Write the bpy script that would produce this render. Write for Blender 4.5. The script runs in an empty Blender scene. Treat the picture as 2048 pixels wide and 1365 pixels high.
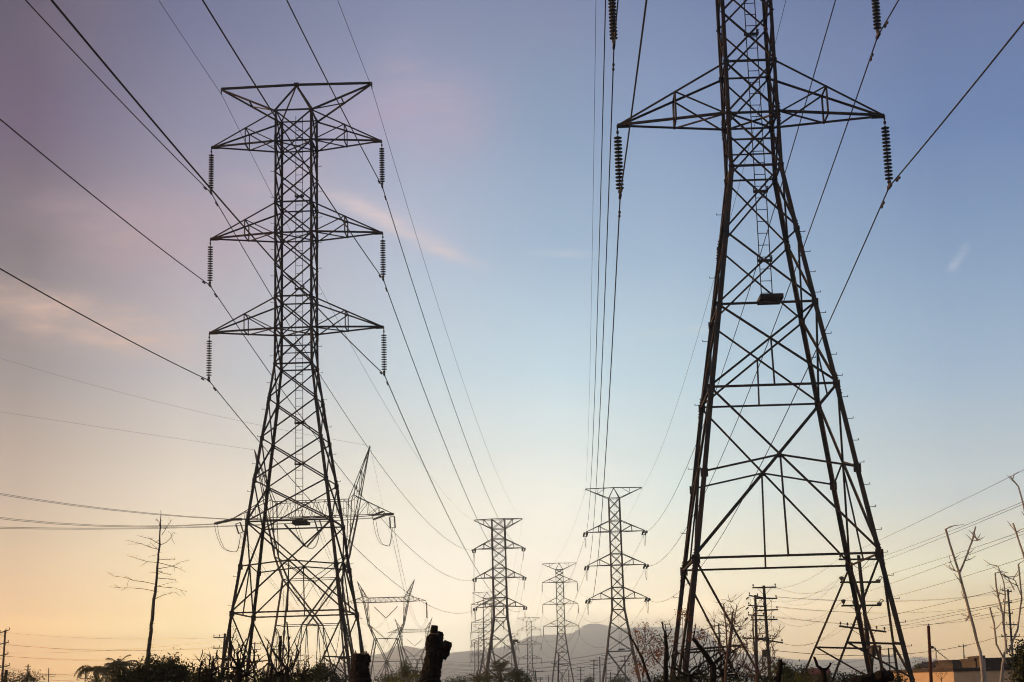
import bpy, math, random
from mathutils import Vector, Matrix

sc = bpy.context.scene
COL = sc.collection
V = Vector
H = 3.0                                   # camera height above the ground
F, PIT, ROLL = 3303.491, 0.2062, 0.0270   # focal length in photo pixels, pitch, roll
CP, SP, CR, SR = math.cos(PIT), math.sin(PIT), math.cos(ROLL), math.sin(ROLL)

def W(px, py, Y):
    """world point seen at photo pixel (px,py) at distance Y down the line"""
    U = px - 1024; v_ = 682.5 - py
    u = U * CR + v_ * SR; v = -U * SR + v_ * CR
    d = V((u / F, CP - v / F * SP, SP + v / F * CP))
    d *= Y / d.y
    return V((d.x, d.y, d.z + H))

# ---------------------------------------------------------------- camera
cam_d = bpy.data.cameras.new('camera'); cam = bpy.data.objects.new('camera', cam_d); COL.objects.link(cam)
cam_d.sensor_width = 36; cam_d.lens = F / 2048 * 36; cam_d.clip_start = 0.1; cam_d.clip_end = 40000
right = V((CR, SR * SP, -SR * CP)); up = V((SR, -CR * SP, CR * CP)); fwd = V((0, CP, SP))
cam.matrix_world = Matrix(((right.x, up.x, -fwd.x, 0), (right.y, up.y, -fwd.y, 0), (right.z, up.z, -fwd.z, H), (0, 0, 0, 1)))
sc.camera = cam
sc.view_settings.view_transform = 'Standard'; sc.view_settings.look = 'None'
sc.view_settings.exposure = 0; sc.view_settings.gamma = 1
sc.cycles.max_bounces = 4; sc.cycles.volume_bounces = 2
sc.cycles.transparent_max_bounces = 8
sc.cycles.filter_width = 1.1; sc.cycles.sample_clamp_indirect = 1.0

# ---------------------------------------------------------------- materials
def s2l(c):
    c = c / 255
    return c / 12.92 if c <= .04045 else ((c + .055) / 1.055) ** 2.4
def rgb(r, g, b): return (s2l(r), s2l(g), s2l(b), 1)

def mat(name, c1, c2=None, scale=4.0, rough=0.7, metal=0.0, detail=6.0, bump=0.0, lo=.35, hi=.65, stretch=None):
    m = bpy.data.materials.new(name); m.use_nodes = True
    nt = m.node_tree; b = nt.nodes['Principled BSDF']
    b.inputs['Roughness'].default_value = rough; b.inputs['Specular IOR Level'].default_value = .5 if rough < .3 else (.3 if rough < .6 else .12); b.inputs['Metallic'].default_value = metal
    c1 = tuple(c1) + (1,); c2 = tuple(c2 or [x * .6 for x in c1[:3]]) + (1,)
    tc = nt.nodes.new('ShaderNodeTexCoord')
    src = tc.outputs['Object']
    if stretch:
        mp = nt.nodes.new('ShaderNodeMapping'); mp.inputs['Scale'].default_value = stretch
        nt.links.new(src, mp.inputs['Vector']); src = mp.outputs['Vector']
    no = nt.nodes.new('ShaderNodeTexNoise'); no.inputs['Scale'].default_value = scale; no.inputs['Detail'].default_value = detail
    nt.links.new(src, no.inputs['Vector'])
    r = nt.nodes.new('ShaderNodeValToRGB'); r.color_ramp.elements[0].position = lo; r.color_ramp.elements[1].position = hi
    r.color_ramp.elements[0].color = c1; r.color_ramp.elements[1].color = c2
    nt.links.new(no.outputs['Fac'], r.inputs['Fac']); nt.links.new(r.outputs['Color'], b.inputs['Base Color'])
    if bump:
        bp = nt.nodes.new('ShaderNodeBump'); bp.inputs['Strength'].default_value = bump; bp.inputs['Distance'].default_value = .05
        nt.links.new(no.outputs['Fac'], bp.inputs['Height']); nt.links.new(bp.outputs['Normal'], b.inputs['Normal'])
    return m

M = {}
M['steel'] = mat('weathered_steel', (.025, .023, .022), (.070, .037, .022), 1.1, .75, .0, lo=.40, hi=.72)
M['steel'].node_tree.nodes['Principled BSDF'].inputs['Specular IOR Level'].default_value = .2
M['rust'] = mat('rusty_steel', (.10, .045, .02), (.05, .025, .015), 2.2, .85)
M['glassy'] = mat('brown_porcelain', (.010, .007, .006), (.016, .010, .008), 8, .45)
M['wire'] = mat('aluminium_wire', (.035, .035, .037), (.022, .022, .024), 2, .6)
M['fit'] = mat('galvanised_fitting', (.05, .045, .04), (.09, .06, .04), 9, .6)
M['polewood'] = mat('creosoted_wood', (.026, .017, .013), (.014, .010, .008), 2.5, .9, stretch=(6, 6, .6), bump=.4)
M['redwood'] = mat('red_brown_wood', (.10, .028, .016), (.05, .016, .011), 2.5, .9, stretch=(8, 8, .5), bump=.4)
M['bark'] = mat('dark_bark', (.016, .011, .009), (.008, .006, .005), 5, .95, stretch=(4, 4, .8), bump=.8)
M['greybark'] = mat('grey_dead_wood', (.09, .08, .07), (.035, .03, .027), 5, .9, stretch=(5, 5, .5), bump=.5)
M['palebark'] = mat('pale_bark', (.46, .39, .33), (.26, .22, .19), 6, .85, stretch=(6, 6, .9), bump=.4)
M['twig'] = mat('brown_twig', (.16, .10, .07), (.08, .05, .04), 6, .9)
M['cutwood'] = mat('cut_wood', (.20, .12, .07), (.12, .07, .045), 9, .9)
M['leaf'] = mat('olive_leaf', (.045, .050, .014), (.10, .095, .025), .9, .8)
M['leafdark'] = mat('dark_green_leaf', (.022, .028, .011), (.055, .055, .018), 1.2, .8)
M['leafyellow'] = mat('yellow_green_leaf', (.09, .095, .02), (.20, .16, .035), 1.4, .8)
M['leafred'] = mat('red_brown_leaf', (.16, .045, .016), (.30, .12, .03), 3.5, .8)
M['palm'] = mat('palm_leaf', (.055, .060, .02), (.12, .10, .03), 1.0, .75)
M['ground'] = mat('dry_ground', (.10, .085, .055), (.06, .065, .03), .15, .95, bump=.3)
M['mount'] = mat('mountain_scrub', (.035, .035, .03), (.17, .15, .12), .005, .95, detail=10)
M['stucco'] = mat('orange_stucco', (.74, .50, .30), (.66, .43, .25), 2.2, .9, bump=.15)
M['darkroof'] = mat('dark_shingle', (.055, .042, .036), (.09, .065, .05), 6, .9, bump=.3)
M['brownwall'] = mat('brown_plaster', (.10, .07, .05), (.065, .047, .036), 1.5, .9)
M['redroof'] = mat('red_tile', (.15, .035, .025), (.09, .025, .02), 5, .85, bump=.3)
M['whitesheet'] = mat('white_painted_metal', (.78, .76, .72), (.66, .64, .6), 3, .5)
M['darkglass'] = mat('window_glass', (.03, .035, .04), (.05, .05, .05), 1, .15)
M['trim'] = mat('dark_trim', (.05, .04, .035), (.03, .026, .022), 3, .8)

# ---------------------------------------------------------------- mesh builder
class MB:
    def __init__(s): s.v = []; s.f = []
    def quadloop(s, rings, closed=True):
        """rings: list of equal length lists of points"""
        n = len(rings[0]); o = len(s.v)
        for r in rings: s.v += [tuple(p) for p in r]
        for i in range(len(rings) - 1):
            for j in range(n):
                a = o + i * n + j; b = o + i * n + (j + 1) % n
                s.f.append((a, b, b + n, a + n))
        if closed:
            s.f.append(tuple(o + j for j in range(n))[::-1]); e = o + (len(rings) - 1) * n
            s.f.append(tuple(e + j for j in range(n)))
    def prism(s, p, q, prof, d1, d2):
        s.quadloop([[p + d1 * a + d2 * b for a, b in prof], [q + d1 * a + d2 * b for a, b in prof]])
    def frame(s, p, q, hint):
        ax = (q - p).normalized()
        d1 = hint - ax * hint.dot(ax)
        if d1.length < 1e-4:
            d1 = V((0, 0, 1)) if abs(ax.z) < .9 else V((1, 0, 0))
            d1 = d1 - ax * d1.dot(ax)
        d1.normalize(); d2 = ax.cross(d1)
        return d1, d2
    def bar(s, p, q, w, h=None, hint=V((0, 0, 1))):
        p = V(p); q = V(q)
        if (q - p).length < 1e-5: return
        h = h or w; d1, d2 = s.frame(p, q, hint)
        s.prism(p, q, [(-h / 2, -w / 2), (h / 2, -w / 2), (h / 2, w / 2), (-h / 2, w / 2)], d1, d2)
    def angle(s, p, q, a1, a2, size, t=.018):
        """steel angle with its corner on p-q, flanges pointing towards a1 and a2"""
        p = V(p); q = V(q); d1, d2 = s.frame(p, q, a1)
        if d2.dot(a2) < 0: d2 = -d2
        s.prism(p, q, [(0, 0), (size, 0), (size, t), (t, t), (t, size), (0, size)], d1, d2)
    def tube(s, pts, r, n=6, rough=0, seed=0):
        pts = [V(p) for p in pts]
        if not hasattr(r, '__len__'): r = [r] * len(pts)
        rings = []; rnd = random.Random(seed)
        d1 = None
        for i, p in enumerate(pts):
            t = (pts[min(i + 1, len(pts) - 1)] - pts[max(i - 1, 0)])
            if t.length < 1e-6: t = V((0, 0, 1))
            t.normalize()
            if d1 is None: d1 = V((1, 0, 0)) if abs(t.x) < .8 else V((0, 0, 1))
            d1 = (d1 - t * d1.dot(t)).normalized(); d2 = t.cross(d1)
            rings.append([p + (d1 * math.cos(2 * math.pi * k / n) + d2 * math.sin(2 * math.pi * k / n)) * r[i] * (1 + rough * rnd.uniform(-1, 1)) for k in range(n)])
        s.quadloop(rings)
    def lathe(s, p, q, prof, n=12):
        """prof: (distance along p->q in metres, radius)"""
        p = V(p); q = V(q); ax = (q - p).normalized(); d1, d2 = s.frame(p, q, V((1, .01, 0)))
        s.quadloop([[p + ax * l + (d1 * math.cos(2 * math.pi * k / n) + d2 * math.sin(2 * math.pi * k / n)) * r for k in range(n)] for l, r in prof])
    def box(s, c, sx, sy, sz, yaw=0):
        c = V(c); x = V((math.cos(yaw), math.sin(yaw), 0)); y = V((-math.sin(yaw), math.cos(yaw), 0))
        b = [c + x * a * sx / 2 + y * e * sy / 2 - V((0, 0, sz / 2)) for a, e in ((-1, -1), (1, -1), (1, 1), (-1, 1))]
        s.quadloop([b, [p + V((0, 0, sz)) for p in b]])
    def face(s, pts):
        o = len(s.v); s.v += [tuple(p) for p in pts]; s.f.append(tuple(range(o, o + len(pts))))
    def build(s, name, m, parent=None, smooth=False):
        me = bpy.data.meshes.new(name); me.from_pydata(s.v, [], s.f); me.update()
        me.materials.append(m)
        if smooth:
            for p in me.polygons: p.use_smooth = True
        o = bpy.data.objects.new(name, me); COL.objects.link(o)
        if parent:
            o.parent = parent
            loc = V((0, 0, 0)); a = parent
            while a: loc = loc + a.location; a = a.parent
            me.transform(Matrix.Translation(-loc))
        return o

def tag(o, label, cat, group=None):
    o['label'] = label; o['category'] = cat
    if group: o['group'] = group
    return o
def thing(name, loc, label, cat, group=None):
    o = bpy.data.objects.new(name, None); COL.objects.link(o); o.location = V(loc); o.empty_display_size = .5
    return tag(o, label, cat, group)
def origin_to(o, loc):
    o.data.transform(Matrix.Translation(-V(loc))); o.location = V(loc); return o

# ---------------------------------------------------------------- world: dusk sky
wd = bpy.data.worlds.new('World'); sc.world = wd; wd.use_nodes = True
nt = wd.node_tree; nt.nodes.clear()
def N(t, **k):
    n = nt.nodes.new(t)
    for a, b in k.items(): setattr(n, a, b)
    return n
def inp(sock, v):
    if hasattr(v, 'links') or isinstance(v, bpy.types.NodeSocket): nt.links.new(v, sock)
    else: sock.default_value = v
def math_(op, a, b=0.0, clamp=False):
    n = N('ShaderNodeMath', operation=op); n.use_clamp = clamp; inp(n.inputs[0], a); inp(n.inputs[1], b); return n.outputs[0]
def mixc(f, a, b):
    n = N('ShaderNodeMix', data_type='RGBA'); inp(n.inputs[0], f); inp(n.inputs[6], a); inp(n.inputs[7], b); return n.outputs[2]
def maprange(v, a, b, c=0.0, d=1.0, smooth=True):
    n = N('ShaderNodeMapRange', interpolation_type='SMOOTHSTEP' if smooth else 'LINEAR')
    inp(n.inputs[0], v)
    for i, x in enumerate((a, b, c, d)): n.inputs[i + 1].default_value = x
    return n.outputs[0]
tc = N('ShaderNodeTexCoord'); sep = N('ShaderNodeSeparateXYZ'); nt.links.new(tc.outputs['Generated'], sep.inputs[0])
DX, DY, DZ = sep.outputs
EL = math_('MULTIPLY', math_('ARCSINE', DZ), 180 / math.pi)
AZ = math_('MULTIPLY', math_('ARCTAN2', DX, DY), 180 / math.pi)
ELMAX = 40.0
SKYY = [-120, 50, 250, 500, 750, 900, 1000, 1080, 1150, 1190, 1225, 1260, 1295, 1330]
#SKYBEGIN
SKY = {
 50: [(76.7, 72.8, 96.5), (86.4, 80.2, 104.7), (96.7, 82.9, 114.8), (113.9, 108.7, 121.9), (137.2, 138.2, 146.9), (175.7, 166.1, 162.0), (206.4, 191.2, 179.0), (236.8, 215.8, 184.9), (293.6, 250.1, 200.2), (337.2, 278.5, 210.7), (397.7, 321.9, 225.3), (538.8, 426.3, 270.7), (604.7, 462.0, 281.0), (615.8, 463.5, 273.4)],
 370: [(95.7, 104.0, 142.2), (110.1, 116.2, 152.2), (136.2, 137.6, 167.7), (179.3, 168.4, 182.6), (194.4, 196.9, 205.6), (233.0, 227.7, 218.5), (269.3, 258.7, 239.4), (303.9, 286.0, 244.6), (358.1, 330.5, 262.0), (403.4, 367.4, 277.0), (459.7, 410.5, 296.2), (574.5, 531.4, 371.6), (657.0, 568.6, 373.0), (708.4, 563.2, 330.6)],
 830: [(116.7, 129.4, 166.4), (133.0, 143.1, 175.5), (163.2, 168.9, 198.0), (180.6, 197.8, 221.3), (205.0, 229.2, 242.2), (239.6, 249.5, 247.5), (279.5, 277.9, 260.1), (316.0, 309.5, 287.9), (368.8, 363.0, 337.2), (434.3, 416.3, 381.2), (523.9, 483.5, 436.2), (679.2, 659.3, 589.9), (712.7, 683.5, 600.8), (712.7, 675.1, 582.5)],
 1110: [(112.3, 127.4, 165.4), (129.7, 143.1, 175.5), (135.0, 161.4, 192.4), (158.8, 189.4, 218.2), (204.4, 236.7, 251.8), (250.1, 266.3, 266.0), (293.1, 295.4, 282.1), (326.9, 321.2, 301.1), (387.1, 369.0, 337.4), (452.0, 430.3, 382.2), (568.3, 534.8, 461.5), (596.5, 559.1, 476.8), (596.5, 550.0, 459.1), (596.5, 540.9, 441.4)],
 1340: [(103.9, 121.4, 166.9), (121.0, 139.1, 178.1), (133.0, 158.3, 196.9), (157.9, 187.9, 218.0), (193.7, 228.5, 244.7), (227.9, 250.8, 254.7), (258.3, 281.1, 276.8), (311.4, 312.6, 286.5), (379.7, 364.8, 314.5), (455.6, 422.4, 351.3), (607.1, 544.5, 437.3), (640.3, 566.3, 448.5), (635.4, 550.7, 424.0), (630.5, 535.2, 399.5)],
 1900: [(85.7, 104.0, 153.3), (98.2, 118.0, 163.3), (96.0, 127.1, 177.5), (121.8, 156.8, 196.2), (153.3, 188.7, 220.9), (188.8, 214.7, 230.2), (222.1, 242.9, 249.1), (280.4, 281.3, 255.4), (363.1, 357.6, 295.6), (404.7, 368.7, 276.8), (565.5, 471.4, 278.3), (589.5, 477.8, 274.6), (582.0, 463.7, 262.7), (574.4, 449.7, 250.8)],
}
#SKYEND
def px_dir(px, py):
    d = W(px, py, 1.0) - V((0, 0, H)); d.normalize()
    return math.degrees(math.atan2(d.x, d.y)), math.degrees(math.asin(d.z))
cols = []
for px in sorted(SKY):
    r = N('ShaderNodeValToRGB'); cr = r.color_ramp; cr.interpolation = 'B_SPLINE' if False else 'LINEAR'
    st = []
    for py, c in zip(SKYY, SKY[px]): st.append((max(0, px_dir(px, py)[1]) / ELMAX, rgb(*c)))
    st.sort(key=lambda a: a[0])
    while len(cr.elements) < len(st) + 1: cr.elements.new(.99)
    top = st[-1][1]
    st.append((1.0, tuple(x * .6 for x in top[:3]) + (1,)))
    for e, (p, c) in zip(cr.elements, st): e.position = p; e.color = c
    nt.links.new(math_('DIVIDE', EL, ELMAX), r.inputs[0])
    cols.append((px_dir(px, 682)[0], r.outputs[0]))
col = cols[0][1]
for (a0, _), (a1, c1) in zip(cols, cols[1:]):
    col = mixc(maprange(AZ, a0, a1, smooth=False), col, c1)
# thin high cloud: soft streaks broken up by noise
noi = N('ShaderNodeTexNoise'); mp = N('ShaderNodeMapping'); mp.inputs['Scale'].default_value = (6, 6, 16); mp.inputs['Rotation'].default_value = (0, .35, 0)
nt.links.new(tc.outputs['Generated'], mp.inputs[0]); nt.links.new(mp.outputs[0], noi.inputs['Vector'])
noi.inputs['Scale'].default_value = 1.6; noi.inputs['Detail'].default_value = 7; noi.inputs['Roughness'].default_value = .6
NZ = maprange(noi.outputs[0], .3, .72)
noi2 = N('ShaderNodeTexNoise'); nt.links.new(mp.outputs[0], noi2.inputs['Vector']); noi2.inputs['Scale'].default_value = 7; noi2.inputs['Detail'].default_value = 5
NZ2 = maprange(noi2.outputs[0], .25, .75)
noi3 = N('ShaderNodeTexNoise'); mp3 = N('ShaderNodeMapping'); mp3.inputs['Scale'].default_value = (9, 9, 40); mp3.inputs['Rotation'].default_value = (0, .42, 0)
nt.links.new(tc.outputs['Generated'], mp3.inputs[0]); nt.links.new(mp3.outputs[0], noi3.inputs['Vector']); noi3.inputs['Scale'].default_value = 3.2; noi3.inputs['Detail'].default_value = 9; noi3.inputs['Roughness'].default_value = .62
NZ3 = maprange(noi3.outputs[0], .33, .70)
NZ2 = math_('MULTIPLY', math_('ADD', NZ2, .25), math_('ADD', NZ3, .35))
NZ = math_('ADD', math_('MULTIPLY', NZ, .65), math_('MULTIPLY', NZ3, .35))
def streak(p0, p1, width, strength, color, nz, soft=1.0):
    """a streak from pixel p0 to p1 (as sky directions), width in degrees"""
    global col
    a0, e0 = px_dir(*p0); a1, e1 = px_dir(*p1)
    L = math.hypot(a1 - a0, e1 - e0); ux, uy = (a1 - a0) / L, (e1 - e0) / L
    da = math_('SUBTRACT', AZ, (a0 + a1) / 2); de = math_('SUBTRACT', EL, (e0 + e1) / 2)
    wob = math_('MULTIPLY', math_('SUBTRACT', noi.outputs[0], .5), width * 1.6)
    al = math_('ADD', math_('MULTIPLY', da, ux), math_('MULTIPLY', de, uy))
    ac = math_('ADD', math_('ADD', math_('MULTIPLY', da, -uy), math_('MULTIPLY', de, ux)), wob)
    m = math_('MULTIPLY', maprange(math_('ABSOLUTE', al), L * .5, L * .12), maprange(math_('ABSOLUTE', ac), width, 0.0))
    m = math_('MULTIPLY', math_('MULTIPLY', m, math_('ADD', math_('MULTIPLY', nz, .75), .25)), strength)
    col = mixc(m, col, rgb(*color))
streak((560, 330), (1010, 560), .5, .75, (232, 214, 214), NZ2)
streak((620, 360), (960, 530), 1.1, .5, (216, 200, 212), NZ)
streak((60, 440), (640, 470), 2.2, .6, (200, 168, 178), NZ)
streak((-150, 545), (480, 720), 1.0, .7, (228, 194, 178), NZ2)
streak((560, 240), (1060, 230), 2.0, .55, (188, 166, 190), NZ)
streak((0, 60), (300, 30), 2.0, .3, (150, 128, 142), NZ)
streak((1010, 505), (1230, 508), .22, .5, (208, 216, 226), NZ2)
streak((1240, 672), (1460, 655), .2, .5, (216, 226, 230), NZ2)
streak((1894, 556), (1944, 480), .26, .85, (194, 204, 224), NZ3)
streak((640, 380), (980, 545), .35, .35, (236, 218, 214), NZ3)
streak((-100, 600), (460, 690), 1.6, .35, (224, 190, 176), NZ3)
streak((700, 120), (1000, 300), 2.4, .50, (188, 172, 192), NZ3)
streak((380, 400), (720, 330), 1.3, .40, (206, 182, 192), NZ3)
streak((-60, 380), (420, 500), 1.4, .35, (190, 164, 168), NZ3)
streak((1500, 250), (1900, 120), 2.0, .14, (150, 150, 190), NZ)
# the sky behind the viewer is much darker
col = mixc(maprange(DY, .45, -.35), col, (.26, .26, .30, 1))
col = mixc(maprange(DZ, -.01, -.06), col, (.05, .04, .03, 1))
bg = N('ShaderNodeBackground'); nt.links.new(col, bg.inputs[0]); bg.inputs[1].default_value = 1.0
SUN_AZ, SUN_EL = math.radians(-82), math.radians(8)
ns = N('ShaderNodeTexSky', sky_type='NISHITA'); ns.sun_disc = False; ns.sun_elevation = SUN_EL; ns.sun_rotation = SUN_AZ
ns.air_density = 1.0; ns.dust_density = 2.0
bg2 = N('ShaderNodeBackground'); nt.links.new(ns.outputs[0], bg2.inputs[0]); bg2.inputs[1].default_value = .005
ad = N('ShaderNodeAddShader'); nt.links.new(bg.outputs[0], ad.inputs[0]); nt.links.new(bg2.outputs[0], ad.inputs[1])
ow = N('ShaderNodeOutputWorld'); nt.links.new(ad.outputs[0], ow.inputs[0])

sl = bpy.data.lights.new('sun', 'SUN'); sl.energy = 5.0; sl.angle = math.radians(.5); sl.color = (1, .60, .30)
so = bpy.data.objects.new('sun', sl); COL.objects.link(so)
sdir = V((math.sin(SUN_AZ) * math.cos(SUN_EL), math.cos(SUN_AZ) * math.cos(SUN_EL), math.sin(SUN_EL)))
so.rotation_euler = sdir.to_track_quat('Z', 'Y').to_euler(); so.location = (0, 0, 60)

# ---------------------------------------------------------------- ground, mountains, haze
g = MB(); g.face([(-3400, -400, 0), (3400, -400, 0), (3400, 9800, 0), (-3400, 9800, 0)])
go = g.build('ground', M['ground']); go['kind'] = 'structure'; go['label'] = 'flat dry ground under the power line corridor'

RIDGE = [(300, 1398), (480, 1388), (600, 1362), (650, 1337), (700, 1318), (733, 1312), (768, 1307), (782, 1297), (790, 1292.5), (811, 1291.5), (830, 1295), (841, 1298), (860, 1298), (900, 1305), (938, 1302), (979, 1298), (1012, 1292), (1039, 1283.4), (1053, 1274.5), (1075, 1271), (1098, 1270), (1145, 1267), (1157, 1259.7), (1165, 1253), (1172, 1249.3), (1193, 1247), (1214, 1250.8), (1235, 1255), (1255, 1256), (1291, 1253.8), (1345, 1254.7), (1396, 1255.7), (1410, 1260.6), (1424, 1271), (1435, 1287), (1450, 1297), (1470, 1304.5), (1504, 1308.4), (1545, 1315), (1600, 1320), (1680, 1319.6), (1750, 1315.6), (1771, 1310), (1803, 1317), (1841, 1313), (1867, 1317), (1891, 1321), (1960, 1326), (2048, 1330), (2200, 1338)]
def ridge_y(x):
    for (x0, y0), (x1, y1) in zip(RIDGE, RIDGE[1:]):
        if x0 <= x <= x1: return y0 + (y1 - y0) * (x - x0) / (x1 - x0)
    return 1400
mb = MB(); rnd = random.Random(3); RY = 8000
xs = list(range(300, 2201, 6)); rows = [0, .08, .2, .35, .5, .65, .8, .92, 1.0, .85, .5, 0]
ys = [RY - 1500, RY - 1350, RY - 1150, RY - 920, RY - 700, RY - 480, RY - 260, RY - 100, RY, RY + 150, RY + 500, RY + 900]
gul = [sum(math.sin(i * f_ + p_) * a_ for f_, p_, a_ in ((.21, 1, .5), (.53, 2, .3), (1.1, .3, .2))) for i in range(len(xs))]
o = 0
for j, (rf, yy) in enumerate(zip(rows, ys)):
    for i, x in enumerate(xs):
        p = W(x, ridge_y(x), RY); hz = max(p.z, 0)
        k = 0 if rf in (0, 1.0) else .09 * gul[(i + j) % len(xs)] + rnd.uniform(-.02, .02)
        z = hz * (rf + k * (1 - abs(2 * rf - 1))) + (rnd.uniform(-2.0, 2.0) if rf == 1.0 else 0)
        mb.v.append((p.x * yy / RY, yy, z - 1))
n = len(xs)
for j in range(len(rows) - 1):
    for i in range(n - 1):
        a = j * n + i; mb.f.append((a, a + 1, a + n + 1, a + n))
mo = mb.build('mountains', M['mount'], smooth=True); mo['kind'] = 'structure'; mo['label'] = 'distant mauve mountain ridge fading into the evening haze'

hm = bpy.data.materials.new('evening_haze'); hm.use_nodes = True; hn = hm.node_tree; hn.nodes.clear()
pv = hn.nodes.new('ShaderNodeVolumePrincipled'); pv.inputs['Color'].default_value = (1.0, .965, .915, 1)
pv.inputs['Density'].default_value = 3.1e-4; pv.inputs['Anisotropy'].default_value = .87
ho_ = hn.nodes.new('ShaderNodeOutputMaterial'); hn.links.new(pv.outputs[0], ho_.inputs['Volume'])
hb = MB(); hb.box((0, 4700, 174), 7000, 10400, 350)
hz_ = hb.build('haze', hm); hz_['kind'] = 'stuff'; hz_['label'] = 'pale warm evening haze over the corridor'

# ---------------------------------------------------------------- lattice pylons
def lattice(root, T, levels, panels, horiz, dia, leg=.2, br=.1, small=.07, fine=True, red=.45, near_only=()):
    """square lattice body. levels: (z,half) top to ground in world z"""
    X, Yy, yaw = T; c, s_ = math.cos(yaw), math.sin(yaw)
    def P(lx, ly, z): return V((X + lx * c + ly * s_, Yy - lx * s_ + ly * c, z))
    def D(lx, ly): return V((lx * c + ly * s_, -lx * s_ + ly * c, 0))
    def corner(i, sx, sy): z, w = levels[i]; return P(sx * w, sy * w, z)
    def mem(b, p, q, a1, a2, size):
        if fine: b.angle(p, q, a1, a2, size, .016)
        else: b.bar(p, q, size)
    # legs
    for sx in (-1, 1):
        for sy in (-1, 1):
            b = MB()
            for i in range(len(levels) - 1):
                sz = leg * (.8 if levels[i][0] > levels[min(len(levels) - 1, len(levels) // 2)][0] else 1.0)
                mem(b, corner(i, sx, sy), corner(i + 1, sx, sy), D(-sx, 0), D(0, -sy), sz)
                if fine and i % 2 == 1:     # splice plates with bolts
                    p = corner(i, sx, sy); q = corner(i + 1, sx, sy); d = (q - p).normalized()
                    o1 = D(sx * .012, sy * .012)
                    b.angle(p + d * -.45 + o1, p + d * .45 + o1, D(-sx, 0), D(0, -sy), sz * .95, .03)
                    for kk in range(-3, 4):
                        b.bar(p + d * kk * .12 + D(sx * .05, -sy * .05), p + d * kk * .12 + D(-sx * .02, -sy * .05), .03)
            fz = levels[-1][0]
            b.box(corner(len(levels) - 1, sx, sy) + V((0, 0, .15)), .7, .7, .5, -yaw)
            b.build('leg', M['steel'], root)
    # one bracing panel per face
    faces = [((-1, -1), (1, -1), D(0, 1)), ((1, -1), (1, 1), D(-1, 0)), ((1, 1), (-1, 1), D(0, -1)), ((-1, 1), (-1, -1), D(1, 0))]
    for fi, (c0, c1, inn) in enumerate(faces):
        b = MB()
        tang = D(c1[0] - c0[0], c1[1] - c0[1]).normalized()
        def pt(i, u):                       # i level index (may be fractional), u 0..1 across the face
            k = min(int(i), len(levels) - 2); f_ = i - k
            a = corner(k, *c0).lerp(corner(k + 1, *c0), f_); e = corner(k, *c1).lerp(corner(k + 1, *c1), f_)
            return a.lerp(e, u)
        def ad(p, q, off, size): mem(b, p + inn * off, q + inn * off, V((0, 0, 1)) if abs((q - p).normalized().z) < .9 else tang, inn, size)
        for i in horiz:
            if not (fi == 2 and i in near_only): ad(pt(i, 0), pt(i, 1), .034, br)
        if fine:                            # gusset plates at the nodes
            for i in range(1, len(levels) - 1):
                for u in (.5 * br / levels[i][1], 1 - .5 * br / levels[i][1]):
                    g_ = .20 + .03 * levels[i][1]
                    b.box(pt(i, u) + inn * .046, g_ if fi % 2 == 0 else .012, .012 if fi % 2 == 0 else g_, g_ * 1.15, -yaw)
        for i, k in enumerate(panels):
            if k == 'X': ad(pt(i, 0), pt(i + 1, 1), .006, br * .9); ad(pt(i, 1), pt(i + 1, 0), .020, br * .9)
            if k == 'XX':
                for h in (0, .5):
                    ad(pt(i + h, 0), pt(i + h + .5, 1), .006, br * .9); ad(pt(i + h, 1), pt(i + h + .5, 0), .020, br * .9)
            if k == 'X-':
                ad(pt(i, 0), pt(i + 1, 1), .006, br * .9); ad(pt(i, 1), pt(i + 1, 0), .020, br * .9); ad(pt(i + .5, 0), pt(i + .5, 1), .05, small)
            if k == 'XP':
                ad(pt(i, 0), pt(i + 1, 1), .006, br); ad(pt(i, 1), pt(i + 1, 0), .020, br)
                w0, w1 = levels[i][1], levels[i + 1][1]; t = w0 / (w0 + w1)
                ad(pt(i + t, .5), pt(i + 1, .5), .036, small)
            if k == 'K':                    # tall panel: big X, struts rising to its centre, hanger down to the girt
                w0, w1 = levels[i][1], levels[i + 2][1]; z0, zm, z1 = levels[i][0], levels[i + 1][0], levels[i + 2][0]
                t = w0 / (w0 + w1); zc = z0 + (z1 - z0) * t
                ctr = pt(i, .5).lerp(pt(i + 2 if i + 2 < len(levels) - 1 else i + 1.9999, .5), t) if i + 2 < len(levels) - 1 else pt(i, .5).lerp(corner(i + 2, *c0).lerp(corner(i + 2, *c1), .5), t)
                A0, A1 = pt(i, 0), pt(i, 1); B0, B1 = corner(i + 2, *c0), corner(i + 2, *c1)
                ad(A0, B1, .006, br); ad(A1, B0, .020, br)
                ad(corner(i + 1, *c0), ctr, .036, br * .85); ad(ctr, corner(i + 1, *c1), .036, br * .85)
                ad(ctr, B0.lerp(B1, .5), .050, br * .8)
                b.box(ctr + inn * .04, .17 if abs(inn.y) > .5 else .03, .03 if abs(inn.y) > .5 else .17, .17, -yaw)
            if k == 'V':                    # leg extension: two long braces meeting near the ground, with redundants
                A0, A1 = pt(i, 0), pt(i, 1); G0, G1 = corner(i + 1, *c0), corner(i + 1, *c1); mid = G0.lerp(G1, .5) + V((0, 0, .25))
                for (A, G) in ((A0, G0), (A1, G1)):
                    ad(A, mid, .006 if A is A0 else .02, br)
                    q = A.lerp(mid, red); ad(A.lerp(G, red), q, .036, br * .9)
                    ad(q, A.lerp(G, red + .17), .05, br * .8)
                if fine is False: pass
            if k == 'XG':
                ad(pt(i, 0), corner(i + 1, *c1), .006, br); ad(pt(i, 1), corner(i + 1, *c0), .020, br)
        b.build('face_bracing', M['steel'], root)
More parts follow.
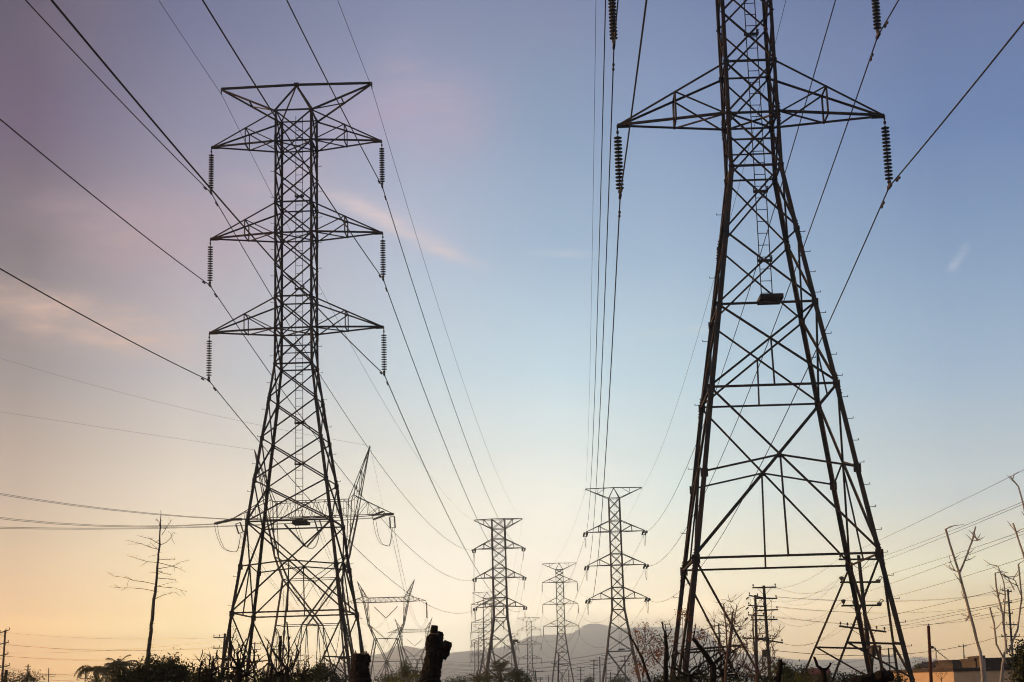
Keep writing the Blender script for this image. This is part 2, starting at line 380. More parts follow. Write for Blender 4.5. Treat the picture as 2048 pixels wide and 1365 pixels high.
    if dia:
        for i in dia:
            b = MB(); o_ = V((0, 0, .03))
            b.bar(corner(i, -1, -1) + o_, corner(i, 1, 1) + o_, small); b.bar(corner(i, -1, 1) - o_, corner(i, 1, -1) - o_, small)
            b.build('plan_bracing', M['steel'], root)
    return P, D

def crossarm(root, P, s, zt, wt, zb, wb, ztip, half, br=.1, small=.07, fine=True, post=.46):
    b = MB(); tip = P(s * half, 0, ztip)
    dn = V((0, 0, -1)); inn = P(-s, 0, 0) - P(0, 0, 0)
    pp = {}
    for f_ in (-1, 1):
        e = V((0, 0, 0)) + (P(0, f_ * .07, 0) - P(0, 0, 0)); fv = P(0, -f_, 0) - P(0, 0, 0)
        tb, tt = P(s * wb, f_ * wb, zb), P(s * wt, f_ * wt, zt); te = tip + e
        if fine: b.angle(tb, te, V((0, 0, 1)), fv, br * 1.15, .016); b.angle(tt, te + V((0, 0, .05)), dn, fv, br, .014)
        else: b.bar(tb, te, br); b.bar(tt, te + V((0, 0, .05)), br)
        lo = tb.lerp(te, post); up_ = tt.lerp(te, post); pp[f_] = (lo, up_, tb, tt)
        b.bar(lo, up_, small); b.bar(up_ + fv * .02, tb + fv * .02, small)
    b.bar(pp[-1][0], pp[1][0], small); b.bar(pp[-1][1], pp[1][1], small)
    b.bar(pp[-1][2] + V((0, 0, .02)), pp[1][0] + V((0, 0, .02)), small); 
    b.bar(tip, tip.lerp(P(s * wb, 0, zb), .12), .12, .13 if fine else .10)
    b.bar(tip + V((0, 0, .05)), tip + V((0, 0, -.14)), .06)
    b.build('crossarm', M['steel'], root)
    return tip

def vtop(root, P, zb, wb, zg, half, zap, br=.1, small=.07, fine=True, truss=False):
    b = MB(); ap = P(0, 0, zap)
    for s in (-1, 1):
        tip = P(s * half, 0, zg)
        b.bar(tip, ap, br * 1.25)
        for f_ in (-1, 1):
            c_ = P(s * wb, f_ * wb, zb); b.bar(c_, tip + V((0, 0, -.06)), br * (1.1 if f_ < 0 else .9)); b.bar(c_, ap + V((0, 0, -.06)), br if f_ < 0 else small)
        a0, a1 = P(s * wb, -wb, zb).lerp(tip, .48), P(s * wb, wb, zb).lerp(tip, .48)
        b.bar(a0, a1, small); b.bar(P(s * wb, -wb, zb), a1, small)
        if truss: b.bar(a0.lerp(a1, .5), P(s * half * .55, 0, zg), small); b.bar(a0.lerp(a1, .5), P(s * half * .3, 0, zg), small)
        b.bar(tip, tip + V((0, 0, -.4)), .06)
    b.box(ap, .3, .3, .2)
    b.build('ground_wire_peak', M['steel'], root)

DISC = [(0, .035)]
for k in range(15):
    z0 = .03 + k * .157
    DISC += [(z0, .03), (z0 + .035, .042), (z0 + .046, .175), (z0 + .078, .165), (z0 + .086, .03), (z0 + .13, .024)]
DISC += [(2.40, .035)]
def strand(b, p, q, n=12): 
    L = (q - p).length; k = L / 2.4
    b.lathe(p, q, [(l * k, r) for l, r in DISC], n)

def hang_string(tip, label, group, L=3.0, sway=V((0, 0, 0))):
    """suspension string with hook, discs and clamp"""
    r = thing('insulator_string', tip, label, 'insulator', group)
    a = tip + V((0, 0, -.16)); e = tip + V((0, 0, -L)) + sway; d = (e - a).normalized()
    b = MB(); b.bar(tip + V((0, 0, -.02)), a + d * .30, .035); b.box(a + d * .1, .10, .06, .12); b.build('hook', M['fit'], r)
    b = MB(); strand(b, a + d * .26, a + d * 2.62); b.build('disc_stack', M['glassy'], r, True)
    b = MB(); b.lathe(a + d * 2.60, e, [(0, .07), (.06, .085), (.16, .06), (.22, .04)], 8); b.bar(e + V((0, -.28, .0)), e + V((0, .28, .0)), .10, .13); b.build('clamp', M['fit'], r)
    return e

def wire(name, pts, r, label, cat, group, dampers=(), n=5, m=None):
    b = MB(); b.tube(pts, r, n); o = b.build(name, m or M['wire']); tag(o, label, cat, group)
    origin_to(o, pts[0])
    for (p, d) in dampers:
        e = MB(); dn = V((0, 0, -.11)); e.bar(p, p + dn, .05); e.bar(p + dn - d * .24, p + dn + d * .24, .025)
        e.lathe(p + dn - d * .30, p + dn - d * .12, [(0, .03), (.02, .055), (.15, .055), (.18, .03)], 8)
        e.lathe(p + dn + d * .12, p + dn + d * .30, [(0, .03), (.02, .055), (.15, .055), (.18, .03)], 8)
        e.build('vibration_damper', M['fit'], o)
    return o

def sagline(a, b_, sag, n=40, e0=False):
    out = []
    for i in range(n + 1):
        t = i / n; p = V(a).lerp(V(b_), t); p.z -= 4 * sag * t * (1 - t); out.append(p)
    return out

LEV = ['upper', 'middle', 'lower']; SIDE = {-1: 'left', 1: 'right'}

# --- the two big pylons ------------------------------------------------------
def big_pylon(T, lv, panels, horiz, dia, arms, half, label, top=None, legsz=.2, br=.1, platform=None, ladder_x=.2, bolts=(), brk=(), red=.45, near_only=()):
    root = thing('transmission_tower', (T[0], T[1], 0), label, 'pylon', 'steel lattice transmission towers')
    levels = [(z + H, w) for z, w in lv] 
    P, D = lattice(root, T, levels, panels, horiz, dia, legsz, br, .065, True, red, near_only)
    tips = {}
    for (it, ib, zt) in arms:
        for s in (-1, 1):
            tips[s, it] = crossarm(root, P, s, levels[it][0], levels[it][1], levels[ib][0], levels[ib][1], zt + H, half, br, .06)
    if top: vtop(root, P, levels[0][0], levels[0][1], top[0] + H, top[1], top[2] + H, br * 1.15, .07)
    # ladder, brackets, platform
    zp = platform + H; zt = levels[0][0]
    b = MB(); lx0 = ladder_x
    for s in (-1, 1): b.bar(P(lx0 + s * .22, 0, zp), P(lx0 + s * .22, 0, zt), .035)
    k = zp + .3
    while k < zt: b.bar(P(lx0 - .22, 0, k), P(lx0 + .22, 0, k), .026); k += .5
    lad = b.build('ladder', M['steel'], root)
    for py in brk:
        z = W(T[0] / T[1] * F + 1024, py, T[1]).z
        b = MB(); b.bar(P(lx0 - .3, .06, z), P(lx0 + .3, .06, z), .12, .10)
        for s in (-1, 1): b.bar(P(lx0 + s * .28, .06, z), P(lx0 + s * .28, .06, z + .22), .04)
        for q in (.07, .13, .19): b.bar(P(lx0 + .25, .06, z + q), P(lx0 + .33, .06, z + q), .03)
        b.build('ladder_bracket', M['steel'], lad)
    b = MB(); c_ = P(lx0 + .12, 0, zp)
    for s in (-1, 1):
        b.bar(P(lx0 + .12 + s * .43, -.62, zp + .03), P(lx0 + .12 + s * .43, .62, zp + .03), .07, .17); b.bar(P(lx0 - .31, s * .62, zp + .034), P(lx0 + .55, s * .62, zp + .034), .07, .17)
    for q in range(9): b.bar(P(lx0 - .29, -.52 + q * .13, zp + .03), P(lx0 + .53, -.52 + q * .13, zp + .03), .075, .03)
    for q in (-.2, .12, .42): b.bar(P(lx0 + q, -.6, zp - .02), P(lx0 + q, .6, zp - .02), .03, .04)
    b.build('platform', M['steel'], root)
    for (sx, sy, z0, z1, step) in bolts:
        z = z0
        while z > z1:
            i = next(i for i in range(len(levels) - 1) if levels[i][0] >= z >= levels[i + 1][0])
            t = (levels[i][0] - z) / (levels[i][0] - levels[i + 1][0]); w = levels[i][1] + (levels[i + 1][1] - levels[i][1]) * t
            b = MB(); p = P(sx * w, sy * w, z); d = D(sx, 0)
            b.bar(p - d * .02, p + d * .22, .022); b.bar(p + d * .21, p + d * .21 + V((0, 0, .07)), .022)
            b.build('step_bolt', M['steel'], root); z -= step
    return root, P, D, tips

TL = (-13.502, 101.211, .034); TR = (10.098, 65.021, .030)
LL = [(36.363, 1.204), (34.31, 1.204), (30.275, 1.205), (28.266, 1.2), (24.161, 1.195), (22.12, 1.195), (19.865, 1.22), (17.665, 1.52), (15.175, 1.883), (12.57, 2.259), (10.027, 2.608), (7.362, 2.94), (4.624, 3.341), (-3.0, 4.376)]
rootL, PL, DL, tipL = big_pylon(TL, LL, ['X', 'XX', 'X', 'XX', 'X', 'X-', 'X', 'X', 'X', 'X', 'K', '', 'V'], [0, 1, 2, 3, 4, 5, 6, 10, 12], [1, 3, 5],
    [(0, 1, 34.436), (2, 3, 28.332), (4, 5, 22.224)], 5.5, 'tall dark lattice pylon on the left with all three pairs of arms in view', (38.422, 4.9, 38.5), .18, .092, 10.1, .18,
    [(1, 1, 38, 4, 1.7), (-1, -1, 37, 4, 1.7)], [393, 578, 847, 929], .36)
LR = [(37.94, 1.05), (35.70, 1.05), (31.39, 1.055), (29.15, 1.06), (24.841, 1.06), (22.604, 1.07), (20.349, 1.075), (17.544, 1.482), (14.435, 1.951), (11.06, 2.479), (7.738, 2.964), (4.453, 3.469), (-3.0, 4.62)]
rootR, PR, DR, tipR = big_pylon(TR, LR, ['X', 'XX', 'X', 'XX', 'X', 'X-', 'X', 'X', 'XP', 'K', '', 'V'], [0, 1, 2, 3, 4, 5, 6, 8, 9, 11], [1, 3, 5],
    [(0, 1, 35.75), (2, 3, 29.15), (4, 5, 22.60)], 5.5, 'nearest and largest lattice pylon on the right, its top cut off by the frame', (41.3, 5.56, 41.4), .185, .085, 15.0, .25,
    [(1, -1, 20.4, 3.5, .86), (-1, 1, 22, 4, 2.6), (1, 1, 16, 14, 3)], [67, 382, 521], .45, (8,))

# --- mid-distance pylons -----------------------------------------------------
def m_at(hp, Y): return hp * Y / F / CP * .985
def far_pylon(Y, cx, lv, arms, half, label, top, panels, horiz, yaw=.03, leg=.2, br=.11, platform=None, flat=False, fine=False, X=None):
    """lv: (pixel y, half width in pixels); arms: (pixel y of tip, index top, index bottom)"""
    zz = lambda py: W(cx, py, Y).z
    base = W(cx, 1372, Y); X = base.x if X is None else X
    root = thing('transmission_tower', (X, Y, 0), label, 'pylon', 'steel lattice transmission towers')
    levels = [(zz(py), m_at(hp, Y)) for py, hp in lv]
    dz = levels[-2][0]; k = (levels[-1][1] - levels[-2][1]) / max(.1, (levels[-2][0] - levels[-1][0]))
    if levels[-1][0] > .05: levels.append((0, levels[-1][1] + k * levels[-1][0]))
    else: levels[-1] = (0, levels[-1][1])
    while len(panels) < len(levels) - 1: panels = panels + ['X']
    P, D = lattice(root, (X, Y, yaw), levels, panels, horiz, [], leg, br, .08, fine)
    tips = {}
    for n_, (py, it, ib) in enumerate(arms):
        for s in (-1, 1): tips[s, n_] = crossarm(root, P, s, levels[it][0], levels[it][1], levels[ib][0], levels[ib][1], zz(py), m_at(half, Y), br, br * .7, fine)
    zg, gh = zz(top[0]), m_at(top[1], Y)
    if flat:
        for s in (-1, 1):
            b = MB()
            tip = P(s * gh, 0, zg)
            for f_ in (-1, 1):
                b.bar(P(s * levels[0][1], f_ * levels[0][1], levels[0][0]), tip, br); b.bar(P(s * levels[1][1], f_ * levels[1][1], levels[1][0]), tip - V((0, 0, .1)), br)
                q0 = P(s * levels[0][1], f_ * levels[0][1], levels[0][0]).lerp(tip, .45); q1 = P(s * levels[1][1], f_ * levels[1][1], levels[1][0]).lerp(tip, .45)
                b.bar(q0, q1, br * .7); b.bar(P(s * levels[1][1], f_ * levels[1][1], levels[1][0]), q0, br * .7)
            b.build('ground_wire_peak', M['steel'], root)
    else: vtop(root, P, levels[0][0], levels[0][1], zg, gh, zg + .1, br, br * .7, False, True)
    if platform:
        zp = zz(platform); b = MB(); b.box(P(.3, 0, zp + .25), 1.1, 1.1, .22); b.build('platform', M['steel'], root)
        b = MB()
        for s in (-1, 1): b.bar(P(.2 + s * .23, 0, zp), P(.2 + s * .23, 0, levels[0][0]), .03)
        z = zp + .5
        while z < levels[0][0]: b.bar(P(-.03, 0, z), P(.43, 0, z), .03); z += .5
        b.build('ladder', M['steel'], root)
    return root, P, tips, {s: P(s * gh, 0, zg - .35) for s in (-1, 1)}

PAN = ['X', 'XX', 'X', 'XX', 'X', 'X', 'X', 'X', 'X', 'X', 'XG']
r2R, P2R, tip2R, gw2R = far_pylon(308, 1238, [(997, 10.7), (1041.6, 10.8), (1063.5, 10.9), (1107.8, 11.1), (1130.6, 11.2), (1175, 11.5), (1197.5, 11.7), (1219.6, 12.2), (1244, 16.2), (1271, 20.8), (1303, 25), (1404, 43)],
    [(1063.5, 1, 2), (1131, 3, 4), (1198, 5, 6)], 58.5, 'mid distance pylon with paired strain insulators between the near right pylon and the left row', (976.5, 56), ['XX', 'X', 'XX', 'X', 'XX', 'X', 'X', 'X', 'X', 'X', 'XG'], [0, 1, 2, 3, 4, 5, 6, 7, 10], platform=1302, fine=False, leg=.24, br=.12, X=18.24)
r2L, P2L, tip2L, gw2L = far_pylon(370, 1000, [(1039, 12.8), (1058, 12.8), (1078.7, 12.9), (1097.4, 13), (1137, 13), (1155.8, 13), (1196, 13.1), (1213, 13.2), (1236, 13.4), (1267.7, 17.5), (1302.5, 23), (1336, 28.5), (1401, 38)],
    [(1097.5, 2, 3), (1156, 4, 5), (1215, 6, 7)], 49.2, 'flat topped mid distance pylon with thick dark legs, left of the corridor gap', (1039, 48), ['X', 'X', 'X', 'XX', 'X', 'XX', 'X', 'X', 'X', 'X', 'X', 'XG'], [0, 1, 2, 3, 4, 5, 6, 7, 8], flat=True, leg=.34, br=.15, X=-4.17)
b = MB(); p = W(1031, 1282, 368); b.box(p, 1.1, .8, .55); b.box(p + V((-.5, 0, -.55)), .7, .6, .6); b.bar(p, V((p.x - 1.5, 370, p.z)), .12); b.box(p + V((.6, 0, -.35)), .6, .5, .3)
b.build('equipment_box', M['steel'], r2L)

def std(y0, hpt, dy, kink, hpk, rest):
    """levels for a tower of the common suspension type"""
    return [(y0[0], hpt)] + [(v, hpt) for v in y0[1:]] + [(kink, hpk)] + rest
r3R, P3R, tip3R, gw3R = far_pylon(527, 1126, [(1139.5, 7.1), (1153, 7.1), (1165, 7.1), (1196, 7.2), (1208.7, 7.2), (1240, 7.3), (1253, 7.3), (1267, 7.4), (1286, 9.6), (1305, 12), (1328, 15.5), (1390.8, 24.5)],
    [(1165, 1, 2), (1208.7, 3, 4), (1253, 5, 6)], 34.8, 'slim pylon standing in front of the mountain slope, third back in the right row', (1127, 34), ['XX', 'X', 'XX', 'X', 'XX', 'X', 'X', 'X', 'X', 'X', 'XG'], [0, 2, 4, 6, 7, 9, 10], platform=1304.5, leg=.26, br=.14)
r4R, P4R, tip4R, gw4R = far_pylon(807, 1061.5, [(1244, 4.6), (1252, 4.6), (1260.5, 4.6), (1281, 4.6), (1289, 4.6), (1310, 4.7), (1318, 4.8), (1334, 5.0), (1384.3, 10.5)],
    [(1260.5, 1, 2), (1289, 3, 4), (1318, 5, 6)], 22.6, 'small far pylon on the left edge of the mountain, behind the palm', (1236, 22), ['X', 'X', 'XX', 'X', 'XX', 'X', 'X', 'XX'], [0, 2, 4, 6, 7], leg=.28, br=.15)
r3L, P3L, tip3L, gw3L = far_pylon(577, 978, [(1196.5, 7.8), (1201, 7.8), (1208.6, 7.8), (1237, 7.8), (1244.5, 7.9), (1273, 8), (1280, 8), (1298, 8.2), (1330, 14), (1389, 26)],
    [(1208.6, 1, 2), (1244.5, 3, 4), (1280, 5, 6)], 31.5, 'hazy pylon half hidden behind the flat topped pylon', (1185, 29), ['X', 'X', 'XX', 'X', 'XX', 'X', 'X', 'X', 'X'], [0, 2, 4, 6, 7], leg=.24, br=.13)
r4L, P4L, tip4L, gw4L = far_pylon(908, 963.5, [(1257, 5), (1260, 5), (1265, 5), (1282, 5), (1288, 5), (1306, 5), (1312, 5), (1328, 5.2), (1382.9, 12)],
    [(1265, 1, 2), (1288, 3, 4), (1312, 5, 6)], 20, 'paler pylon fourth back in the left row, against the hill foot', (1249.6, 18), ['X', 'X', 'XX', 'X', 'XX', 'X', 'X', 'XX'], [0, 2, 4, 6, 7], leg=.28, br=.15)
r5L, P5L, tip5L, gw5L = far_pylon(1300, 954, [(1286, 3.6), (1289, 3.6), (1293, 3.6), (1304, 3.6), (1309, 3.6), (1321, 3.6), (1326, 3.7), (1336, 3.8), (1379.6, 8)],
    [(1293, 1, 2), (1309, 3, 4), (1326, 5, 6)], 14, 'faintest pylon at the far end of the left row, beside the flat topped pylon', (1281, 13), ['X', 'X', 'XX', 'X', 'XX', 'X', 'X', 'XX'], [0, 2, 4, 6, 7], leg=.34, br=.2)
r5R, P5R, tip5R, gw5R = far_pylon(1500, 1028.5, [(1273, 4), (1277, 4), (1282, 4), (1294, 4), (1299, 4), (1311, 4), (1317, 4), (1330, 4.2), (1378.6, 8)],
    [(1282, 1, 2), (1299, 3, 4), (1317, 5, 6)], 12, 'faint pylon just right of the flat topped pylon, at the hill foot', (1267.5, 12), ['X', 'X', 'XX', 'X', 'XX', 'X', 'X', 'XX'], [0, 2, 4, 6, 7], leg=.4, br=.22)

# --- insulators and conductors of the two double-circuit rows -----------------
def back(A, h, a, bq, tmax, n=70):
    return [V((A.x - t * math.sin(h), A.y - t * math.cos(h), A.z + a * t + bq * t * t)) for t in (tmax * (1 - i / n) for i in range(n + 1))]

def strain(tip, toward, label, group, L=2.6, drop=.5):
    """pair of strain strings from a tip towards a point; returns the outer end"""
    d = (V(toward) - V(tip)); d.z = 0; d.normalize(); sd = V((d.y, -d.x, 0))
    e = V(tip) + d * L + V((0, 0, -drop))
    r = thing('insulator_string', tip, label, 'insulator', group)
    for s in (-1, 1):
        b = MB(); strand(b, V(tip) + sd * s * .28 + d * .25 + V((0, 0, -.12)), e + sd * s * .28 - d * .15, 8); b.build('disc_stack', M['glassy'], r)
    b = MB(); b.bar(V(tip) - sd * .3 + d * .2 + V((0, 0, -.1)), V(tip) + sd * .3 + d * .2 + V((0, 0, -.1)), .08); b.bar(e - sd * .32, e + sd * .32, .08); b.bar(V(tip), V(tip) + d * .2 + V((0, 0, -.1)), .06)
    b.build('yoke_plate', M['fit'], r)
    return e

def row(tag_near, tips1, order, gw1, tips2, gw2, backp, gwbackp, sag, gsag, mid_name, tips3, gw3, far_name):
    h, a, bq, tm = backp
    for n_, it in enumerate(order):
        for s in (-1, 1):
            e = hang_string(tips1[s, it], f'brown disc insulator string hanging from the {LEV[n_]} {SIDE[s]} arm of {tag_near}', 'insulator strings of the big pylons')
            t2 = tips2[s, n_]
            es = strain(t2, e, f'{LEV[n_]} {SIDE[s]} strain insulator pair facing the viewer on {mid_name}', 'strain insulators')
            en = strain(t2, tips3[s, n_], f'{LEV[n_]} {SIDE[s]} strain insulator pair facing away on {mid_name}', 'strain insulators')
            # jumper loop under the arm
            jp = []
            for i in range(13):
                t = i / 12; p = es.lerp(en, t); p.z -= 2.3 * (1 - abs(2 * t - 1) ** 2.2); jp.append(p)
            wire('jumper_wire', jp, .035, f'jumper loop hanging under the {LEV[n_]} {SIDE[s]} arm tip of {mid_name}', 'wire', 'jumper loops')
            bk = back(e, h, a, bq, tm); fw = sagline(e, es, sag, 44)
            db = (bk[-1] - bk[-2]).normalized(); df = (fw[1] - fw[0]).normalized()
            wire('conductor', bk + fw[1:], .030, f'{LEV[n_]} {SIDE[s]} thick conductor of {tag_near}, reaching {mid_name}', 'power line', 'conductors of the near spans',
                 [(e - db * 1.7, db), (e + df * 1.7, df)])
    for s in (-1, 1):
        p0 = gw1[s]; bk = back(p0, gwbackp[0], gwbackp[1], gwbackp[2], tm)
        fw = sagline(p0, gw2[s], gsag, 40)
        wire('ground_wire', bk + fw[1:], .015, f'thin earth wire over the {SIDE[s]} top tip of {tag_near}', 'power line', 'earth wires')

gwL = {s: PL(s * 4.9, 0, 38.422 + H - .35) for s in (-1, 1)}; gwR = {s: PR(s * 5.56, 0, 41.3 + H - .35) for s in (-1, 1)}
row('the left pylon', tipL, [0, 2, 4], gwL, tip2L, gw2L, (.0389, -.076, .0004, 190), (.0397, -.03, .0003), 5.5, 4.6, 'the flat topped pylon', tip3L, gw3L, '')
row('the near right pylon', tipR, [0, 2, 4], gwR, tip2R, gw2R, (.030, -.0706, .0004, 176), (.03, -.06, .0004), 5.6, 4.6, 'the pylon beside the mountain peak', tip3R, gw3R, '')

def susp_far(tips, who, L=2.9):
    out = {}
    for (s, n_), t in tips.items():
        r = MB(); e = t + V((0, 0, -L)); r.lathe(t, e, [(0, .05), (.25, .06)] + [(.3 + k * .145 + dd, rr) for k in range(int((L - .5) / .145)) for dd, rr in ((0, .06), (.05, .16), (.09, .14))] + [(L - .1, .07), (L, .05)], 6)
        o = r.build('insulator_string', M['glassy']); origin_to(o, t)
        tag(o, f'thin far insulator under the {LEV[n_]} {SIDE[s]} arm of {who}', 'insulator', 'insulator strings of the far pylons'); out[s, n_] = e
    return out
e3R = susp_far(tip3R, 'the slim third right pylon'); e4R = susp_far(tip4R, 'the small pylon at the mountain edge')
e3L = susp_far(tip3L, 'the half hidden hazy pylon', 3.2); e4L = susp_far(tip4L, 'the paler fourth left pylon', 3.2)
e5L = susp_far(tip5L, 'the faintest pylon of the left row', 3.2); e5R = susp_far(tip5R, 'the faint pylon at the hill foot', 3.2)
def spans(A, B, GA, GB, sag, what, r=.028, off=0):
    for (s, n_), p in A.items():
        q = B.get((s, n_))
        if q is None: continue
        wire('conductor', sagline(p, q, sag, 24), r, f'{LEV[n_]} {SIDE[s]} far conductor {what}', 'power line', 'conductors of the far spans', n=4)
    for s in (-1, 1):
        wire('ground_wire', sagline(GA[s], GB[s], sag * .8, 20), .016, f'far {SIDE[s]} earth wire {what}', 'power line', 'earth wires', n=4)
off_end = lambda tips, P3: {k: v + (P3 - v).normalized() * 2.6 - V((0, 0, .5)) for k, v in tips.items()}
spans({k: v + V((0, 2.5, -.5)) for k, v in tip2R.items()}, e3R, gw2R, gw3R, 6.0, 'from the pylon beside the peak to the slim third one')
spans(e3R, e4R, gw3R, gw4R, 8.0, 'from the slim third pylon to the small far one')
spans({k: v + V((0, 2.5, -.5)) for k, v in tip2L.items()}, e3L, gw2L, gw3L, 6.0, 'behind the flat topped pylon')
spans(e3L, e4L, gw3L, gw4L, 8.0, 'between the two hazy pylons of the left row')

# ---------------------------------------------------------------- Y-waisted pylons (single circuit)
def y_pylon(Y, cx, d, label, heavy):
    """d: pixel y / half widths of the characteristic points; same frame front and back"""
    z = lambda k: W(cx, d[k][0], Y).z
    hw = lambda k: m_at(d[k][1], Y)
    X = W(cx, 1372, Y).x; yaw = .06; c, s_ = math.cos(yaw), math.sin(yaw)
    P = lambda lx, ly, zz: V((X + lx * c + ly * s_, Y - lx * s_ + ly * c, zz))
    root = thing('waisted_tower', (X, Y, 0), label, 'pylon', 'waisted single circuit pylons')
    lw, bw, sw = (.22, .10, .06) if heavy else (.25, .13, .09)
    dp = {'beam': 1.3, 'knee': 1.5, 'level': 2.2, 'waist': 3.2, 'ground': 6.5, 'peak': .1}
    zg = 0.0; kx = (hw('girt') - hw('level')) / (z('level') - z('girt')); wg = hw('girt') + kx * z('girt')
    for s in (-1, 1):
        for f_ in (-1, 1):
            b = MB()
            b.bar(P(s * hw('level'), f_ * dp['level'], z('level')), P(s * hw('girt'), f_ * dp['waist'], z('girt')), lw)
            b.bar(P(s * hw('girt'), f_ * dp['waist'], z('girt')), P(s * wg, f_ * dp['ground'], zg), lw); b.build('leg', M['steel'], root)
            b = MB()
            b.bar(P(-s * hw('wn'), f_ * dp['waist'] * .6, z('girt')), P(s * hw('level'), f_ * dp['level'], z('level')), lw)
            b.bar(P(s * hw('level'), f_ * dp['level'], z('level')), P(s * hw('knee'), f_ * dp['knee'], z('knee')), lw)
            b.bar(P(s * hw('knee'), f_ * dp['knee'], z('knee')), P(s * hw('mast'), f_ * dp['beam'], z('mast')), lw)
            b.bar(P(s * hw('knee'), f_ * dp['knee'], z('knee')), P(s * hw('inner'), f_ * dp['beam'], z('inner')), bw)
            for t in (.3, .62):
                b.bar(P(s * hw('knee'), f_ * dp['knee'], z('knee')).lerp(P(s * hw('mast'), f_ * dp['beam'], z('mast')), t), P(s * hw('knee'), f_ * dp['knee'], z('knee')).lerp(P(s * hw('inner'), f_ * dp['beam'], z('inner')), t), sw)
            b.bar(P(0, f_ * dp['level'], z('vtop')), P(s * hw('knee'), f_ * dp['knee'], z('knee')), bw)
            b.build('mast', M['steel'], root)
        b = MB(); tip = P(s * hw('peak'), 0, z('peak'))
        for f_ in (-1, 1):
            a, e = P(s * hw('mast'), f_ * dp['beam'], z('mast')), P(s * hw('inner'), f_ * dp['beam'], z('inner'))
            b.bar(a, tip, bw); b.bar(e, tip, bw)
            for t in (.28, .55, .8): b.bar(a.lerp(tip, t), e.lerp(tip, t), sw)
            b.bar(a, e.lerp(tip, .28), sw); b.bar(a.lerp(tip, .28), e.lerp(tip, .55), sw)
        b.build('earth_wire_peak', M['steel'], root)
        # arm outside the mast
        b = MB(); at_ = P(s * hw('arm'), 0, z('arm'))
        for f_ in (-1, 1):
            a, e = P(s * hw('mast'), f_ * dp['beam'], z('mast')), P(s * hw('inner') * 1.02, f_ * dp['beam'], z('inner'))
            u = P(s * (hw('mast') * .97), f_ * dp['beam'], z('mast') + .75 * (z('inner') - z('mast')) + (1.2 if heavy else .9))
            b.bar(a, at_, bw); b.bar(u, at_, bw); b.bar(u, e, sw)
            for t in (.33, .62): b.bar(a.lerp(at_, t), u.lerp(at_, t), sw)
            b.bar(a, u.lerp(at_, .33), sw); b.bar(a.lerp(at_, .33), u.lerp(at_, .62), sw)
        if heavy: b.bar(at_, at_.lerp(P(s * hw('mast'), 0, z('mast')), .28), .5, .35)
        b.build('crossarm', M['steel'], root)
    b = MB(); n_ = 8
    for f_ in (-1, 1):
        L0, L1 = P(-hw('mast'), f_ * dp['beam'], z('mast')), P(hw('mast'), f_ * dp['beam'], z('mast'))
        U0, U1 = P(-hw('inner'), f_ * dp['beam'], z('inner')), P(hw('inner'), f_ * dp['beam'], z('inner'))
        b.bar(L0, L1, bw); b.bar(U0, U1, bw)
        for i in range(n_):
            t0, t1 = i / n_, (i + .5) / n_
            b.bar(L0.lerp(L1, t0), U0.lerp(U1, t1), sw); b.bar(U0.lerp(U1, t1), L0.lerp(L1, (i + 1) / n_), sw)
    for i in range(n_ + 1):
        t = i / n_; b.bar(P(-hw('mast'), -dp['beam'], z('mast')).lerp(P(hw('mast'), -dp['beam'], z('mast')), t), P(-hw('mast'), dp['beam'], z('mast')).lerp(P(hw('mast'), dp['beam'], z('mast')), 1 - t if i % 2 else t), sw)
    b.build('beam', M['steel'], root)
    for f_ in (-1, 1):
        b = MB()
        b.bar(P(-hw('level'), f_ * dp['level'], z('level')), P(hw('level'), f_ * dp['level'], z('level')), bw)
        b.bar(P(-hw('girt'), f_ * dp['waist'], z('girt')), P(hw('girt'), f_ * dp['waist'], z('girt')), bw)
        for s in (-1, 1):
            m0 = P(s * hw('wn'), f_ * dp['waist'] * .6, z('girt')); b.bar(m0, P(s * hw('wn'), f_ * dp['ground'] * .8, 0), bw)
            b.bar(m0, P(s * wg * .45, f_ * dp['ground'], 0), bw); b.bar(m0, P(s * wg, f_ * dp['ground'], 0), bw)
            b.bar(P(0, f_ * dp['level'], z('vtop')), P(s * hw('level') * .45, f_ * dp['level'], z('level') - 3.2), sw)
            b.bar(P(s * hw('level'), f_ * dp['level'], z('level')), P(s * hw('level') * .4, f_ * dp['waist'] * .7, z('girt') + (z('level') - z('girt')) * .4), sw)
            b.bar(P(s * hw('girt'), f_ * dp['waist'], z('girt')), P(s * wg * .6, f_ * dp['ground'] * .6, z('girt') * .5), sw)
        b.bar(P(-hw('wn') - .2, f_ * dp['waist'] * .6, z('girt')), P(hw('wn') + .2, f_ * dp['waist'] * .6, z('girt')), bw)
        b.build('waist_bracing', M['steel'], root)
    for s in (-1, 1):
        b = MB()
        b.bar(P(s * hw('level'), -dp['level'], z('level')), P(s * hw('level'), dp['level'], z('level')), bw)
        b.bar(P(s * hw('girt'), -dp['waist'], z('girt')), P(s * hw('girt'), dp['waist'], z('girt')), bw)
        b.bar(P(s * hw('girt'), -dp['waist'], z('girt')), P(s * wg, dp['ground'], 0), sw); b.bar(P(s * hw('girt'), dp['waist'], z('girt')), P(s * wg, -dp['ground'], 0), sw)
        b.bar(P(s * hw('level'), -dp['level'], z('level')), P(s * hw('girt'), dp['waist'], z('girt')), sw)
        b.bar(P(s * hw('knee'), -dp['knee'], z('knee')), P(s * hw('knee'), dp['knee'], z('knee')), sw); b.bar(P(s * hw('knee'), dp['knee'], z('knee')), P(s * hw('level'), -dp['level'], z('level')), sw)
        b.build('side_bracing', M['steel'], root)
    return root, P, z, hw

